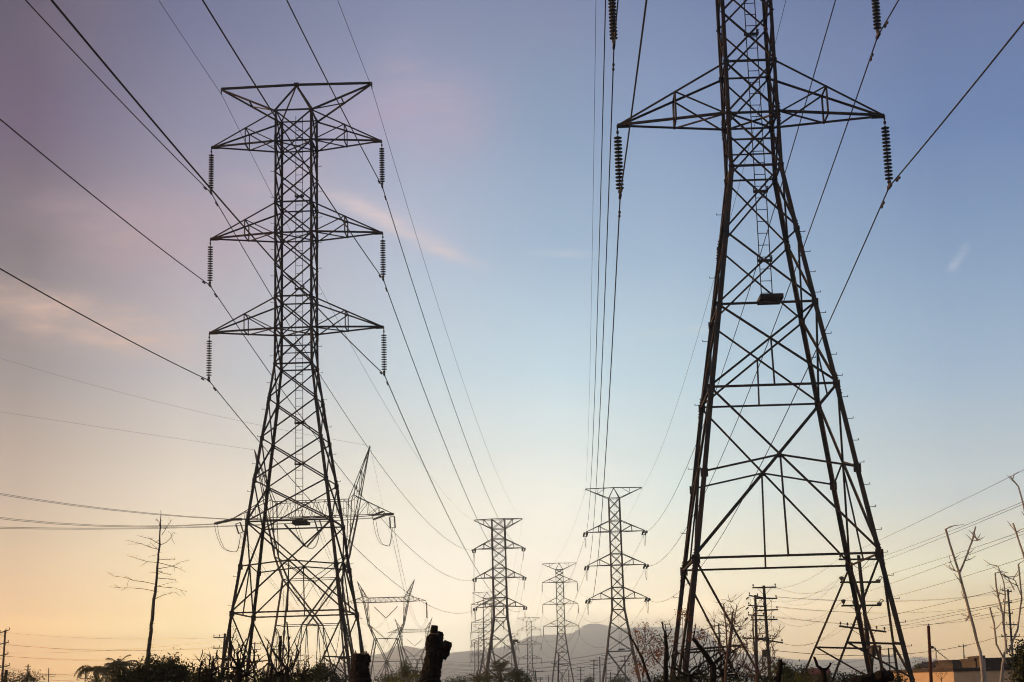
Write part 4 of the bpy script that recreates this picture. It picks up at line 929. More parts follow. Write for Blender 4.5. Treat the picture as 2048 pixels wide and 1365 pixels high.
def twigs(b, path, rnd, n, L, r, up=.5, spread=1.0, sub=True):
    for _ in range(n):
        p = path[rnd.randint(len(path) // 3, len(path) - 1)]
        d = V((rnd.uniform(-1, 1) * spread, rnd.uniform(-1, 1) * spread, rnd.uniform(-.2, 1) * up + .15)).normalized()
        l = L * rnd.uniform(.4, 1); q = p + d * l * .5 + V((rnd.uniform(-1, 1), rnd.uniform(-1, 1), rnd.uniform(-1, 1))) * l * .1; e = p + d * l + V((0, 0, rnd.uniform(-.15, .2) * l))
        b.tube([p, q, e], [r, r * .75, r * .4], 4)
        if sub:
            f_ = q + V((rnd.uniform(-1, 1), rnd.uniform(-1, 1), rnd.uniform(-.2, .8))) * l * .3; b.tube([q, f_], [r * .6, r * .3], 3)
def leafcloud(b, clumps, rnd, n, size, bias=1.0):
    """leaf faces gathered in sprays around many small twig ends"""
    for (c_, rx, rz) in clumps:
        ns = max(6, int(n / 14))
        for _ in range(ns):
            while True:
                u = V((rnd.uniform(-1, 1), rnd.uniform(-1, 1), rnd.uniform(-1, 1)))
                if .25 < u.length < 1: break
            f_ = rnd.uniform(.75, 1.18); p0 = c_ + V((u.x * rx * f_, u.y * rx * f_, u.z * rz * f_))
            out = u.normalized()
            for _k in range(14):
                p = p0 + V((rnd.gauss(0, 1), rnd.gauss(0, 1), rnd.gauss(0, 1))) * size * 1.7
                a = (out * .6 + V((rnd.gauss(0, 1), rnd.gauss(0, 1), rnd.gauss(0, 1)))).normalized(); e = a.cross(V((rnd.gauss(0, 1), rnd.gauss(0, 1), rnd.gauss(0, 1)))).normalized()
                s = size * rnd.uniform(.6, 1.3)
                b.face([p, p + a * s * .5 + e * s * .28, p + a * s, p + a * s * .5 - e * s * .28])

# -- tall dead tree on the left
rnd = random.Random(11); z0 = Zm(3.74, 0, 1000); DT = 80
trk = [(1203, 78), (1200, 200), (1192, 340), (1182, 470), (1167, 640), (1152, 740), (1136, 900), (1121, 1050), (1104, 1200), (1086, 1365)]
p = W(*z0(*trk[-1]), DT); droot = thing('dead_tree', (p.x, p.y, 0), 'tall slim dead conifer with bare drooping branches, far left', 'tree')
b = MB(); pts = [W(*z0(x, y), DT) for x, y in trk]; pts.append(V((pts[-1].x - .1, DT, 0))); ws = [3, 10, 14, 17, 20, 23, 26, 29, 33, 36, 44]
pp_ = []; rr_ = []
for i in range(len(pts) - 1):
    for j in range(4): pp_.append(pts[i].lerp(pts[i + 1], j / 4) + V((rnd.uniform(-1, 1), rnd.uniform(-1, 1), 0)) * .015); rr_.append((ws[i] + (ws[i + 1] - ws[i]) * j / 4) / 3.74 * DT / F / 2)
b.tube(pp_, rr_, 8, .1, 4); b.build('trunk', M['greybark'], droot)
BR = [[(1195, 200), (1188, 160), (1165, 145)], [(1210, 265), (1250, 200), (1290, 145)], [(1200, 338), (1250, 315), (1280, 280), (1290, 250), (1325, 250)], [(1285, 260), (1255, 232)], [(1285, 288), (1308, 335)], [(1192, 332), (1140, 300), (1110, 288), (1025, 267)], [(1185, 372), (1120, 355), (1060, 330), (960, 305)], [(1060, 330), (950, 332)], [(1175, 365), (1120, 315)], [(1175, 468), (1110, 465), (1040, 445), (955, 418)], [(1100, 465), (1045, 500)], [(1185, 450), (1240, 446), (1300, 450)], [(1185, 470), (1260, 490), (1330, 510), (1390, 540)], [(1185, 515), (1250, 505), (1310, 490), (1350, 465), (1400, 457)], [(1300, 490), (1310, 540)], [(1180, 540), (1115, 547)], [(1178, 530), (1220, 550), (1280, 560)], [(1175, 585), (1250, 592), (1310, 600), (1330, 625)], [(1170, 634), (1070, 612), (1000, 605), (930, 580), (840, 570), (815, 545)], [(1000, 605), (940, 570)], [(960, 605), (950, 650)], [(1168, 645), (1240, 655), (1310, 660), (1400, 690)], [(1170, 648), (1300, 615)], [(1350, 675), (1390, 720)], [(1162, 685), (1080, 668), (1000, 660), (900, 660), (850, 632)], [(900, 660), (815, 650)], [(940, 660), (905, 682)], [(1155, 742), (1230, 710), (1310, 690)], [(1310, 690), (1360, 730)], [(1180, 410), (1110, 425)],
      [(1150, 826), (1122, 822)], [(1130, 965), (1108, 962)], [(1130, 990), (1165, 990)], [(1118, 1085), (1100, 1082)], [(1120, 1088), (1168, 1086)], [(1185, 396), (1210, 398)], [(1160, 686), (1190, 684)], [(1140, 925), (1162, 925)], [(1190, 300), (1150, 330)], [(1176, 560), (1215, 535)]]
for br in BR:
    b = MB(); pa = limb(b, br, 1.5 if len(br) > 2 else 1.0, DT, z0, rnd, .9, 5, .1, w_end=.5)
    if len(br) > 2: twigs(b, pa, rnd, 7, .28, .006, .3)
    b.build('branch', M['greybark'], droot)

# -- pollarded bare trees in the foreground
def bare_tree(name, label, Y, Zf, base, limbs, mat_, tw=0, twl=.3, twr=.004, cat='tree', group='bare cut back trees', seed=1, depth=.3, leaves=None):
    rnd = random.Random(seed); p = W(*Zf(*base), Y)
    root = thing(name, (p.x, p.y, 0), label, cat, group)
    b = MB(); w0 = limbs[0][1]
    tp = [W(*Zf(*q), Y) for q in limbs[0][0]]
    g_ = V((tp[-1].x, tp[-1].y, 0)); path = []
    for i in range(len(tp) - 1):
        for j in range(4): path.append(tp[i].lerp(tp[i + 1], j / 4) + V((rnd.uniform(-1, 1), rnd.uniform(-1, 1), 0)) * w0 * Y / F * .05)
    path += [tp[-1].lerp(g_, k / 5) for k in range(6)]
    wE = limbs[0][2] if len(limbs[0]) > 2 else w0 * 1.3
    b.tube(path, [(w0 + (wE - w0) * min(1, i / max(1, len(path) - 6))) * Y / F / 2 for i in range(len(path))], 9, .13, seed); b.build('trunk', M[mat_], root)
    for l in limbs[1:]:
        b = MB(); pa = limb(b, l[0], l[1], Y, Zf, rnd, depth, 7, .14, w_end=l[2] if len(l) > 2 else None)
        if tw: twigs(b, pa, rnd, tw, twl, twr)
        b.build('limb', M[mat_], root)
    if leaves:
        b = MB(); cl = [(W(*Zf(x, y), Y + rnd.uniform(-.4, .4)), r_ / Zf.s * Y / F, r_ / Zf.s * Y / F * .8) for x, y, r_ in leaves[0]]
        for c_ in cl: leafcloud(b, [c_], rnd, leaves[1], leaves[2])
        b.build('foliage', M[leaves[3]], root)
    return root
zh = Zm(6.024, 420, 1240)
bare_tree('bare_tree', 'bare pollarded tree with a lumpy head at the left leg of the left pylon', 30, zh, (335, 753), [([(345, 560), (335, 640), (330, 753)], 11, 12),
    ([(335, 570), (255, 430), (240, 250), (250, 10)], 5, 3), ([(250, 300), (290, 170), (320, 90)], 2.2), ([(345, 570), (320, 400), (380, 370), (352, 310)], 3.5, 2), ([(355, 560), (372, 400), (400, 300), (440, 218)], 2.4), ([(370, 580), (480, 520), (575, 488)], 3), ([(325, 420), (268, 338)], 1.8), ([(360, 330), (330, 250), (308, 130)], 1.2), ([(330, 580), (260, 570), (170, 600), (110, 560)], 4), ([(190, 590), (195, 480), (235, 400)], 2.2), ([(345, 590), (430, 640), (520, 700)], 4), ([(360, 560), (420, 460), (440, 430)], 5, 4)], 'bark', 5, .12, .003, seed=5)
bare_tree('bare_tree', 'bare cut back tree with tall straight stubs inside the left pylon', 33, zh, (930, 753), [([(925, 600), (930, 690), (930, 753)], 9, 12),
    ([(925, 610), (845, 480), (850, 330), (852, 195)], 5, 4.2), ([(842, 470), (835, 300), (830, 172)], 2.6, 2.2), ([(832, 190), (815, 140), (795, 95)], 1.8), ([(845, 490), (745, 350), (720, 290), (680, 215)], 3), ([(925, 620), (945, 450), (950, 300), (925, 30)], 3.6, 3), ([(950, 330), (950, 250), (962, 205)], 2.6, 2.2), ([(940, 600), (1000, 400), (1060, 320), (1092, 268)], 1.8), ([(860, 520), (790, 440), (770, 350), (800, 315)], 2), ([(700, 380), (650, 320), (605, 272)], 1.4), ([(855, 330), (880, 360), (900, 480)], 1.6)], 'bark', 6, .14, .003, seed=6)
bare_tree('bare_tree', 'thin bare shrub with crossing stems left of the tall stubs in the left pylon', 31, zh, (725, 753), [([(742, 520), (742, 640), (722, 753)], 4, 6), ([(742, 530), (735, 430), (750, 370), (780, 350)], 2.6), ([(740, 600), (660, 660), (560, 590)], 2.4), ([(742, 560), (690, 520), (640, 610), (600, 700)], 2.2), ([(745, 640), (850, 560), (880, 470)], 2), ([(742, 480), (700, 400), (690, 330)], 1.6)], 'bark', 8, .18, .003, seed=7)
zg_ = Zm(5.851, 130, 1250)
bare_tree('bare_tree', 'short bare stubs left of the left pylon, beside the dark shrubs', 34, zg_, (1690, 673), [([(1700, 560), (1692, 673)], 5, 6), ([(1700, 570), (1730, 450), (1738, 395)], 4, 2.5), ([(1715, 520), (1760, 440)], 2.6), ([(1700, 580), (1640, 620), (1600, 660)], 3), ([(1705, 560), (1780, 520), (1830, 470)], 2.6), ([(1720, 480), (1690, 440)], 1.8)], 'bark', 8, .16, .003, seed=8)
bare_tree('bare_tree', 'single leaning cut branch sticking up left of the left pylon', 34, zg_, (1560, 673), [([(1608, 418), (1575, 520), (1560, 673)], 4, 5), ([(1572, 540), (1620, 640), (1640, 673)], 2.4), ([(1575, 520), (1600, 515)], 1.6)], 'bark', 3, .12, .003, seed=9)
zb_ = Zm(5.12, 1240, 1160)
RL = [(180, 520, 45), (255, 490, 40), (230, 590, 50), (330, 600, 50), (380, 640, 45), (280, 700, 60), (350, 770, 60), (220, 770, 45), (170, 850, 40), (210, 920, 45), (430, 700, 40), (300, 830, 40), (160, 930, 35), (180, 640, 40), (400, 790, 35)]
bare_tree('leafy_tree', 'sparse small tree with red brown leaves at the foot of the mid distance pylon', 36, zb_, (310, 1050), [([(215, 770), (250, 880), (310, 1050)], 5, 6), ([(220, 790), (160, 680), (100, 565)], 4.2, 3), ([(245, 880), (235, 950), (235, 1050)], 4), ([(230, 820), (200, 780), (180, 640), (150, 520)], 2), ([(220, 780), (260, 640), (255, 455)], 1.8), ([(240, 860), (330, 760), (400, 740)], 1.8), ([(250, 700), (330, 600), (350, 560)], 1.4), ([(240, 900), (170, 820)], 1.8)], 'bark', 9, .32, .003, seed=12, leaves=(RL, 105, .042, 'leafred'))
RL2 = [(500, 600, 26), (760, 590, 30), (820, 600, 25), (630, 340, 9), (640, 380, 8), (860, 560, 20), (400, 740, 26)]
bare_tree('bare_tree', 'dark pollarded trunk with twin stubs left of the near pylon legs', 34, zb_, (465, 1050), [([(465, 540), (475, 700), (465, 1050)], 6, 10), ([(465, 560), (440, 490), (430, 430)], 3.6, 3), ([(470, 550), (468, 460)], 2.4), ([(475, 600), (530, 510), (500, 435)], 2.4), ([(468, 680), (430, 620), (400, 555)], 2.2), ([(470, 960), (440, 900), (350, 800), (300, 680)], 2.4), ([(475, 720), (560, 660), (640, 560), (640, 340)], 1.2), ([(478, 800), (600, 740), (760, 600), (840, 590)], 1.6)], 'bark', 8, .25, .003, seed=13, leaves=(RL2, 22, .04, 'leafred'))
bare_tree('bare_tree', 'black forked limb leaning left in front of the near pylon legs', 28, zb_, (950, 1050), [([(950, 860), (952, 940), (950, 1050)], 11, 14), ([(955, 880), (850, 730), (745, 600)], 11, 8), ([(750, 610), (765, 530), (777, 452)], 2.6, 2.4), ([(860, 760), (820, 720), (880, 640), (905, 518)], 2.2), ([(850, 700), (760, 790), (655, 880)], 2.0), ([(955, 870), (1020, 800), (1090, 740)], 6, 3), ([(950, 900), (880, 900), (700, 890), (735, 860)], 2.0), ([(955, 930), (1060, 860), (1150, 840)], 4)], 'bark', 4, .2, .003, seed=14)
bare_tree('bare_tree', 'brown spindly shrub with upright twigs between the legs of the near pylon', 24, zb_, (1080, 1050), [([(1100, 760), (1085, 900), (1080, 1050)], 5, 6), ([(1105, 780), (1135, 560), (1152, 330)], 8, 4), ([(1110, 700), (1170, 450), (1195, 255)], 3.4, 1.4), ([(1100, 740), (1085, 480), (1060, 248)], 4, 2.4), ([(1120, 650), (1210, 520), (1280, 420)], 1.8), ([(1095, 800), (960, 600), (965, 430)], 1.8), ([(1130, 560), (1120, 420), (1140, 230)], 1.2), ([(1090, 900), (1200, 800), (1260, 700)], 2.4)], 'twig', 16, .30, .004, seed=15)
bare_tree('bare_tree', 'brown spindly shrub in front of the crowded pair of poles', 24, zb_, (1400, 1050), [([(1385, 760), (1395, 900), (1400, 1050)], 4, 6), ([(1385, 770), (1362, 520), (1365, 290)], 4.5, 2), ([(1388, 760), (1420, 560), (1440, 430)], 1.8), ([(1395, 900), (1540, 640), (1690, 470)], 2.0), ([(1390, 820), (1300, 700), (1290, 590)], 1.8), ([(1398, 950), (1280, 900), (1200, 860)], 3), ([(1395, 920), (1480, 860), (1560, 800), (1550, 220)], 1.4)], 'twig', 16, .28, .004, seed=16)
bare_tree('bare_tree', 'short dark cut stem right of the crowded pair of poles', 16, zb_, (1620, 1050), [([(1640, 818), (1640, 900), (1615, 1050)], 8, 11), ([(1635, 960), (1560, 1040)], 6), ([(1640, 880), (1690, 860)], 4, 3)], 'bark', 3, .06, .003, seed=17)
z8_ = Zm(3.657, 1300, 1020)
bare_tree('bare_tree', 'short dark branch stubs left of the thick bent limb', 16, z8_, (1275, 1262), [([(1265, 1160), (1270, 1200), (1275, 1262)], 9, 12), ([(1268, 1180), (1225, 1140), (1200, 1078)], 7, 5), ([(1270, 1180), (1310, 1150), (1322, 1118)], 5, 4)], 'bark', 2, .05, .003, seed=18)
bare_tree('bare_tree', 'thick dark bent limb with a round cut end at the bottom right', 14, z8_, (1480, 1290), [([(1500, 1275), (1490, 1290), (1480, 1310)], 22, 24), ([(1470, 1280), (1600, 1250), (1680, 1225), (1742, 1198)], 24, 27), ([(1700, 1225), (1760, 1210)], 22, 20)], 'bark', 0, seed=19)

def brush(label, Y, x0, x1, top, n, seed, mat_='bark', w=3.0, leafy=0):
    """a clump of crooked cut-back stems; x0..x1 and top are photo pixels"""
    rnd = random.Random(seed); k = Y / F; xc = (x0 + x1) / 2; p = W(xc, 1372, Y); root = thing('bare_shrub', (p.x, Y, 0), label, 'shrub', 'bare brush along the bottom edge')
    b = MB(); c_ = W(xc, 1352, Y); b.tube([V((p.x, Y, 0)), V((p.x, Y, c_.z * .5)), c_], [w * 3.2 * k, w * 2.4 * k, w * 1.6 * k], 8, .15, seed); b.build('trunk', M[mat_], root)
    for i in range(n):
        b = MB(); u = rnd.random(); xt = x0 + (x1 - x0) * u; yt = top + rnd.random() ** 1.6 * (1345 - top); q = W(xt, yt, Y + rnd.uniform(-1, 1) * .6)
        pts = [c_.lerp(q, t) + V((rnd.uniform(-1, 1), rnd.uniform(-1, 1), rnd.uniform(-.6, .6))) * k * (7 if 0 < t < 1 else 0) + V((math.sin(t * 3.1) * (xt - xc) * k * .35, 0, -math.sin(t * 3.1) * abs(xt - xc) * k * .3)) for t in (0, .2, .4, .6, .8, 1)]
        ww = w * rnd.uniform(.5, 1.1); b.tube(pts, [ww * k * (.62 - .05 * j) for j in range(6)], 6, .14, seed + i)
        for _ in range(rnd.randint(2, 5)):
            t0 = rnd.choice(pts[2:]); e = t0 + V((rnd.uniform(-1, 1), rnd.uniform(-.6, .6), rnd.uniform(.1, 1.2))) * k * rnd.uniform(8, 20); m = t0.lerp(e, .5) + V((rnd.uniform(-1, 1), 0, rnd.uniform(-1, 1))) * k * 2; b.tube([t0, m, e], [ww * k * .3, ww * k * .22, ww * k * .15], 4)
        b.build('stem', M[mat_], root)
    return root
brush('tangled bare stems just left of the outer left leg of the left pylon', 36, 396, 446, 1300, 12, 81)
brush('tangled bare stems between the two left legs of the left pylon', 35, 440, 520, 1285, 16, 82, w=3.2)
brush('tangled bare stems around the tall straight stubs in the left pylon', 37, 530, 600, 1282, 15, 83)
brush('low tangled bare stems left of the small round headed tree', 38, 570, 640, 1310, 10, 84, w=2.4)
brush('dense tangle of dark stems right of the forked limb', 30, 1395, 1500, 1270, 26, 85, w=2.8)
brush('tangle of dark stems below the forked limb, at the near pylon legs', 32, 1335, 1425, 1290, 18, 86, w=2.5)
brush('brown tangle of stems at the foot of the crowded pair of poles', 34, 1470, 1550, 1280, 20, 87, 'twig', 2.0)

# -- stumps
def stump(label, Y, rings, cut, seed, knobs=()):
    """rings: (centre px x, px y, width px)"""
    rnd = random.Random(seed); p = W(rings[-1][0], rings[-1][1], Y); root = thing('tree_stump', (p.x, p.y, 0), label, 'stump')
    b = MB(); path = []; rad = []
    for i, (x, y, w) in enumerate(rings):
        path.append(W(x, y, Y)); rad.append(w * Y / F / 2)
    path.append(V((path[-1].x, path[-1].y, 0))); rad.append(rad[-1] * 1.2)
    P2, R2 = [], []
    for i in range(len(path) - 1):
        for j in range(5): P2.append(path[i].lerp(path[i + 1], j / 5)); R2.append((rad[i] + (rad[i + 1] - rad[i]) * j / 5) * rnd.uniform(.93, 1.06))
    P2.append(path[-1]); R2.append(rad[-1]); b.tube(P2, R2, 20, .09, seed); b.build('trunk', M['bark'], root)
    t = path[0]; b = MB(); r0 = rad[0]
    for k in range(cut):
        a = rnd.uniform(0, 6.28); rr = r0 * rnd.uniform(.1, .85); q = t + V((math.cos(a) * rr, math.sin(a) * rr, -.02)); b.tube([q, q + V((rnd.uniform(-.02, .02), 0, rnd.uniform(.02, .09)))], [r0 * .28, r0 * .06], 5)
    b.tube([t - V((0, 0, .02)), t + V((0, 0, .015))], [r0 * .97, r0 * .9], 14, .05, seed); b.build('cut_top', M['cutwood'], root)
    for kn in knobs:
        b = MB(); q = [W(x, y, Y + dy) for x, y, w, dy in kn]; rr = [w * Y / F / 2 for x, y, w, dy in kn]
        Q2, S2 = [], []
        for i in range(len(q) - 1):
            for j in range(4): Q2.append(q[i].lerp(q[i + 1], j / 4)); S2.append((rr[i] + (rr[i + 1] - rr[i]) * j / 4) * rnd.uniform(.94, 1.06))
        Q2.append(q[-1]); S2.append(rr[-1]); b.tube(Q2, S2, 14, .10, seed + 1); b.build('knob', M['bark'], root)
    return root
stump('thick black stump with a splintered top at the right leg of the left pylon', 26, [(722, 1309, 29), (721, 1318, 34), (719, 1335, 37), (720, 1350, 39), (722, 1370, 42)], 11, 21, [[(735, 1325, 14, 0), (735, 1316, 12, 0), (733, 1308, 8, 0)]])
stump('knobbly black pollarded stump with two cut limbs in the bottom centre', 25, [(868, 1269, 20), (867, 1277, 28), (866.5, 1288, 31), (869, 1297, 36), (870, 1308, 37), (867, 1322, 35), (864, 1338, 37), (861, 1352, 40), (859, 1370, 43)], 0, 22,
      [[(868.5, 1276, 17, 0), (868, 1262, 14.5, 0), (869, 1251, 13.5, 0)], [(875, 1290, 22, .05), (878.5, 1276, 17, .08), (880, 1265, 13, .1)], [(873, 1313, 26, 0), (885, 1303, 21, 0), (893, 1293, 21, -.03), (897, 1283, 16, -.03)], [(884, 1315, 18, 0), (893, 1306, 15, 0), (897, 1302, 8, 0)], [(861, 1287, 14, -.05), (856.5, 1279, 9, -.05), (855, 1275, 5, -.05)], [(862, 1318, 12, -.1), (855, 1312, 5, -.12)]])

# -- pale bare tree close to the camera on the right
zt = Zm(3.066, 1820, 920)
rp = bare_tree('pale_tree', 'pale bare tree with long forked cut branches close by on the right', 12, zt, (450, 1365), [([(432, 1180), (445, 1290), (452, 1365)], 6.5, 9),
    ([(432, 1185), (365, 940), (300, 690), (218, 425)], 6.2, 4.2), ([(300, 700), (335, 620), (380, 500), (402, 410)], 4.4, 3), ([(375, 499), (405, 495), (438, 498)], 1.8, .8), ([(300, 690), (262, 675)], 2.5, 1.5), ([(365, 950), (338, 990)], 3, 1.5)], 'palebark', 4, .16, .004, seed=31, depth=.15)
rp2 = bare_tree('pale_tree', 'pale bare tree of curved upright branches at the right edge', 13, zt, (560, 1365), [([(580, 1180), (566, 1280), (560, 1365)], 5.5, 7),
    ([(595, 1190), (570, 950), (530, 790), (522, 695)], 4.3, 3), ([(590, 1180), (575, 1000), (585, 830), (572, 740), (540, 652)], 3.6, 2), ([(590, 1250), (530, 1130), (515, 1000), (490, 908)], 4, 3), ([(640, 800), (600, 720), (560, 700)], 2.4, 1.2), ([(605, 1180), (660, 1040), (685, 850), (664, 640)], 4.3, 3), ([(680, 830), (645, 740), (600, 722)], 2.4, 1.6)], 'palebark', 3, .15, .004, seed=32, depth=.15)
rp3 = bare_tree('pale_tree', 'pale branch tips curving in from the right edge, highest ones', 11, zt, (790, 1365), [([(790, 1000), (792, 1200), (795, 1365)], 6.5, 9), ([(790, 1000), (745, 760), (690, 560), (632, 388)], 5, 3.6), ([(780, 900), (740, 500), (700, 300), (665, 165), (612, 98)], 4.6, 2.4)], 'palebark', 3, .15, .004, seed=33, depth=.15)

# -- palms
def palm(label, Y, crown, base, n, L, seed, tilt=(8, 55), tip=(110, 165), hang=.8, mat_='palm', bend=1.25):
    """crown, base pixels; L frond length in photo pixels; tilt/tip: frond angle from the vertical at its base and tip"""
    rnd = random.Random(seed); c_ = W(*crown, Y); q = W(*base, Y); g_ = V((q.x, Y, 0)); root = thing('palm_tree', g_, label, 'palm', 'palms on the corridor edge')
    b = MB(); path = [c_.lerp(g_, i / 10) for i in range(11)]; r0 = .15
    for i, p in enumerate(path): p.x += math.sin(i * .9) * .03
    b.tube(path, [r0 * (.85 + .03 * i) for i in range(11)], 9, .1, seed); b.build('trunk', M['bark'], root)
    Lm = L * Y / F
    for k in range(n):
        a = k * 2.399 + rnd.uniform(-.3, .3); l = Lm * rnd.uniform(.75, 1.15); hd = V((math.cos(a), math.sin(a), 0)); sd = V((-hd.y, hd.x, 0))
        f0 = math.radians(rnd.uniform(*tilt)); f1 = math.radians(rnd.uniform(*tip)); p = V(c_); pts = []
        for i in range(15):
            pts.append(V(p)); f_ = f0 + (f1 - f0) * (i / 14) ** bend; p = p + (hd * math.sin(f_) + V((0, 0, math.cos(f_)))) * l / 14
        b = MB(); b.tube(pts, [.045 * (1 - .06 * i) + .004 for i in range(15)], 4)
        for i in range(2, 44):
            t = .10 + .90 * i / 44; j = min(13, int(t * 14)); p = pts[j].lerp(pts[j + 1], t * 14 - j); tg = (pts[j + 1] - pts[j]).normalized()
            ll = l * .27 * (1.05 - abs(t - .5) ** 2 * 2.4) * rnd.uniform(.7, 1.15)
            for s in (-1, 1):
                d0 = (sd * s * rnd.uniform(.35, .95) + tg * rnd.uniform(.2, .7) + V((0, 0, rnd.uniform(-.4, .4)))).normalized(); e = p + d0 * ll * .4; f_ = e + (d0 * (1 - hang) + V((0, 0, -hang))).normalized() * ll * .6; wv = tg * .018 * Lm / 2
                b.face([p - wv, p + wv, e + wv, f_, e - wv])
        b.build('frond', M[mat_], root)
    return root
palm('queen palm with tall arching drooping fronds and a leaning trunk, far left', 150, (188, 1345), (230, 1384), 13, 48, 41, (0, 22), (160, 178), .8, 'palm', .62)
palm('bushier dense palm right of the arching palm, far left', 150, (238, 1338), (240, 1385), 46, 36, 42, (0, 105), (80, 165), .5)
palm('small dark palm in front of the feet of the flat topped pylon', 190, (1001, 1345), (1003, 1385), 30, 27, 43, (0, 60), (30, 135), .35)
palm('rounded palm right of the flat topped pylon', 190, (1031, 1358), (1033, 1385), 30, 25, 44, (0, 60), (30, 140), .4)
palm('low palm left of the flat topped pylon, at the bottom', 170, (955, 1364), (956, 1385), 20, 22, 45, (0, 80), (50, 130), .4)

# -- shrubs
def shrub(label, Y, clumps, mat_, n, size, seed, stems=5, name='shrub', cat='shrub', group='shrubs along the bottom edge'):
    """clumps: (px x, px y, rx px, ry px)"""
    rnd = random.Random(seed); k = Y / F
    cx = sum(c_[0] for c_ in clumps) / len(clumps); p = W(cx, clumps[0][1], Y); root = thing(name, (p.x, p.y, 0), label, cat, group)
    b = MB(); cl = []
    for (x, y, rx, ry) in clumps:
        for _ in range(6):
            u, v = rnd.uniform(-.6, .6), rnd.uniform(-.6, .6); q = W(x + u * rx, y + v * ry, Y + rnd.uniform(-.5, .5) * rx * k); cl.append((q, rx * k * rnd.uniform(.35, .6), ry * k * rnd.uniform(.35, .6)))
        c_ = W(x, y, Y); cl.append((c_, rx * k * .7, ry * k * .7))
        if c_.z - ry * k > .1:
            for zz in range(max(1, min(4, int((c_.z) / (ry * k * 1.4))))): cl.append((V((c_.x + rnd.uniform(-.3, .3) * rx * k, c_.y, c_.z * (zz + .3) / 4)), rx * k * .8, max(.3, ry * k * .7)))
    leafcloud(b, cl, rnd, n, size); b.build('foliage', M[mat_], root)
    b = MB()
    for _ in range(stems):
        q = cl[rnd.randint(0, len(cl) - 1)][0]; g_ = V((p.x + rnd.uniform(-.3, .3), p.y + rnd.uniform(-.3, .3), 0)); m = g_.lerp(q, .5) + V((rnd.uniform(-.2, .2), 0, 0)); b.tube([g_, m, q, q + (q - m).normalized() * .3], [.05, .035, .02, .006], 5)
    b.build('stem', M['bark'], root)
    return root
shrub('dark rounded shrubbery around the foot of the dead tree', 60, [(283, 1346, 16, 20), (312, 1340, 24, 18), (345, 1337, 20, 17), (366, 1352, 16, 16), (270, 1358, 22, 12), (320, 1360, 44, 14), (243, 1362, 22, 10)], 'leafdark', 210, .10, 51)
shrub('low dark shrub at the far left bottom corner', 120, [(20, 1362, 24, 10), (60, 1360, 22, 8)], 'leafdark', 110, .14, 52)
shrub('olive shrub below the arching palm', 130, [(215, 1362, 34, 10), (190, 1366, 20, 8)], 'leaf', 110, .14, 66)
shrub('dark low hedge at the left feet of the left pylon', 45, [(430, 1358, 34, 18), (480, 1360, 44, 16), (530, 1362, 36, 14), (402, 1362, 18, 12)], 'leafdark', 170, .07, 53)
shrub('yellowish low hedge in the middle of the left pylon base', 48, [(570, 1364, 34, 15), (610, 1362, 26, 14), (545, 1366, 26, 12)], 'leaf', 150, .07, 54)
shrub('small round headed dark tree inside the right feet of the left pylon', 75, [(645, 1336, 20, 18), (632, 1346, 24, 18), (660, 1346, 24, 18), (648, 1358, 40, 14), (680, 1360, 18, 9)], 'leafdark', 120, .085, 55, 8, 'small_tree', 'tree', None)
shrub('olive green shrub left of the knobbly stump', 85, [(805, 1340, 12, 13), (800, 1356, 26, 14), (826, 1355, 22, 14), (765, 1362, 28, 10)], 'leaf', 110, .085, 56)
shrub('yellow green bush at the foot of the knobbly stump', 70, [(835, 1360, 22, 12), (795, 1365, 22, 9)], 'leafyellow', 90, .07, 67)
shrub('low olive bush between the knobbly stump and the palms', 90, [(905, 1365, 26, 7), (930, 1364, 18, 8)], 'leaf', 90, .08, 57)
shrub('green bush beneath the flat topped pylon palms', 110, [(975, 1358, 22, 10), (1003, 1358, 20, 10), (1030, 1360, 18, 10), (1050, 1362, 12, 9)], 'leaf', 80, .12, 58)
shrub('tiny far bush in the gap below the mountain', 400, [(1177, 1362, 7, 5)], 'leafdark', 120, .3, 59, 3)
shrub('far dark bushes at the feet of the mid distance pylon', 380, [(1248, 1362, 16, 6), (1228, 1365, 12, 4)], 'leafdark', 120, .3, 60, 3)
shrub('dark tangled undergrowth at the feet of the near pylon', 50, [(1320, 1364, 34, 8), (1365, 1362, 26, 9), (1400, 1361, 30, 10)], 'leafdark', 100, .07, 61)
shrub('low scrub below the forked limb and spindly shrubs', 45, [(1440, 1361, 30, 10), (1480, 1360, 34, 11), (1520, 1362, 26, 10)], 'leafdark', 80, .06, 62)
shrub('bright green bush right of the crowded pair of poles', 70, [(1570, 1350, 20, 18), (1600, 1352, 20, 16), (1590, 1360, 40, 12), (1560, 1338, 12, 10)], 'leaf', 150, .085, 63)
shrub('yellow green weeds under the crowded pair of poles', 45, [(1545, 1366, 24, 8), (1600, 1366, 22, 8)], 'leafyellow', 90, .055, 68)
shrub('dark low scrub right of the bright green bush', 60, [(1690, 1362, 34, 10), (1650, 1364, 22, 8), (1735, 1364, 24, 8), (1795, 1366, 26, 8)], 'leafdark', 120, .08, 64)
shrub('small far bush above the orange wall', 160, [(1848, 1337, 13, 7), (1838, 1341, 10, 5)], 'leaf', 120, .16, 65, 3)
shrub('dark leafy plant cut by the right edge', 30, [(2050, 1306, 3.5, 12), (2049, 1330, 4.5, 16), (2048, 1358, 5, 10)], 'leafdark', 60, .06, 69)

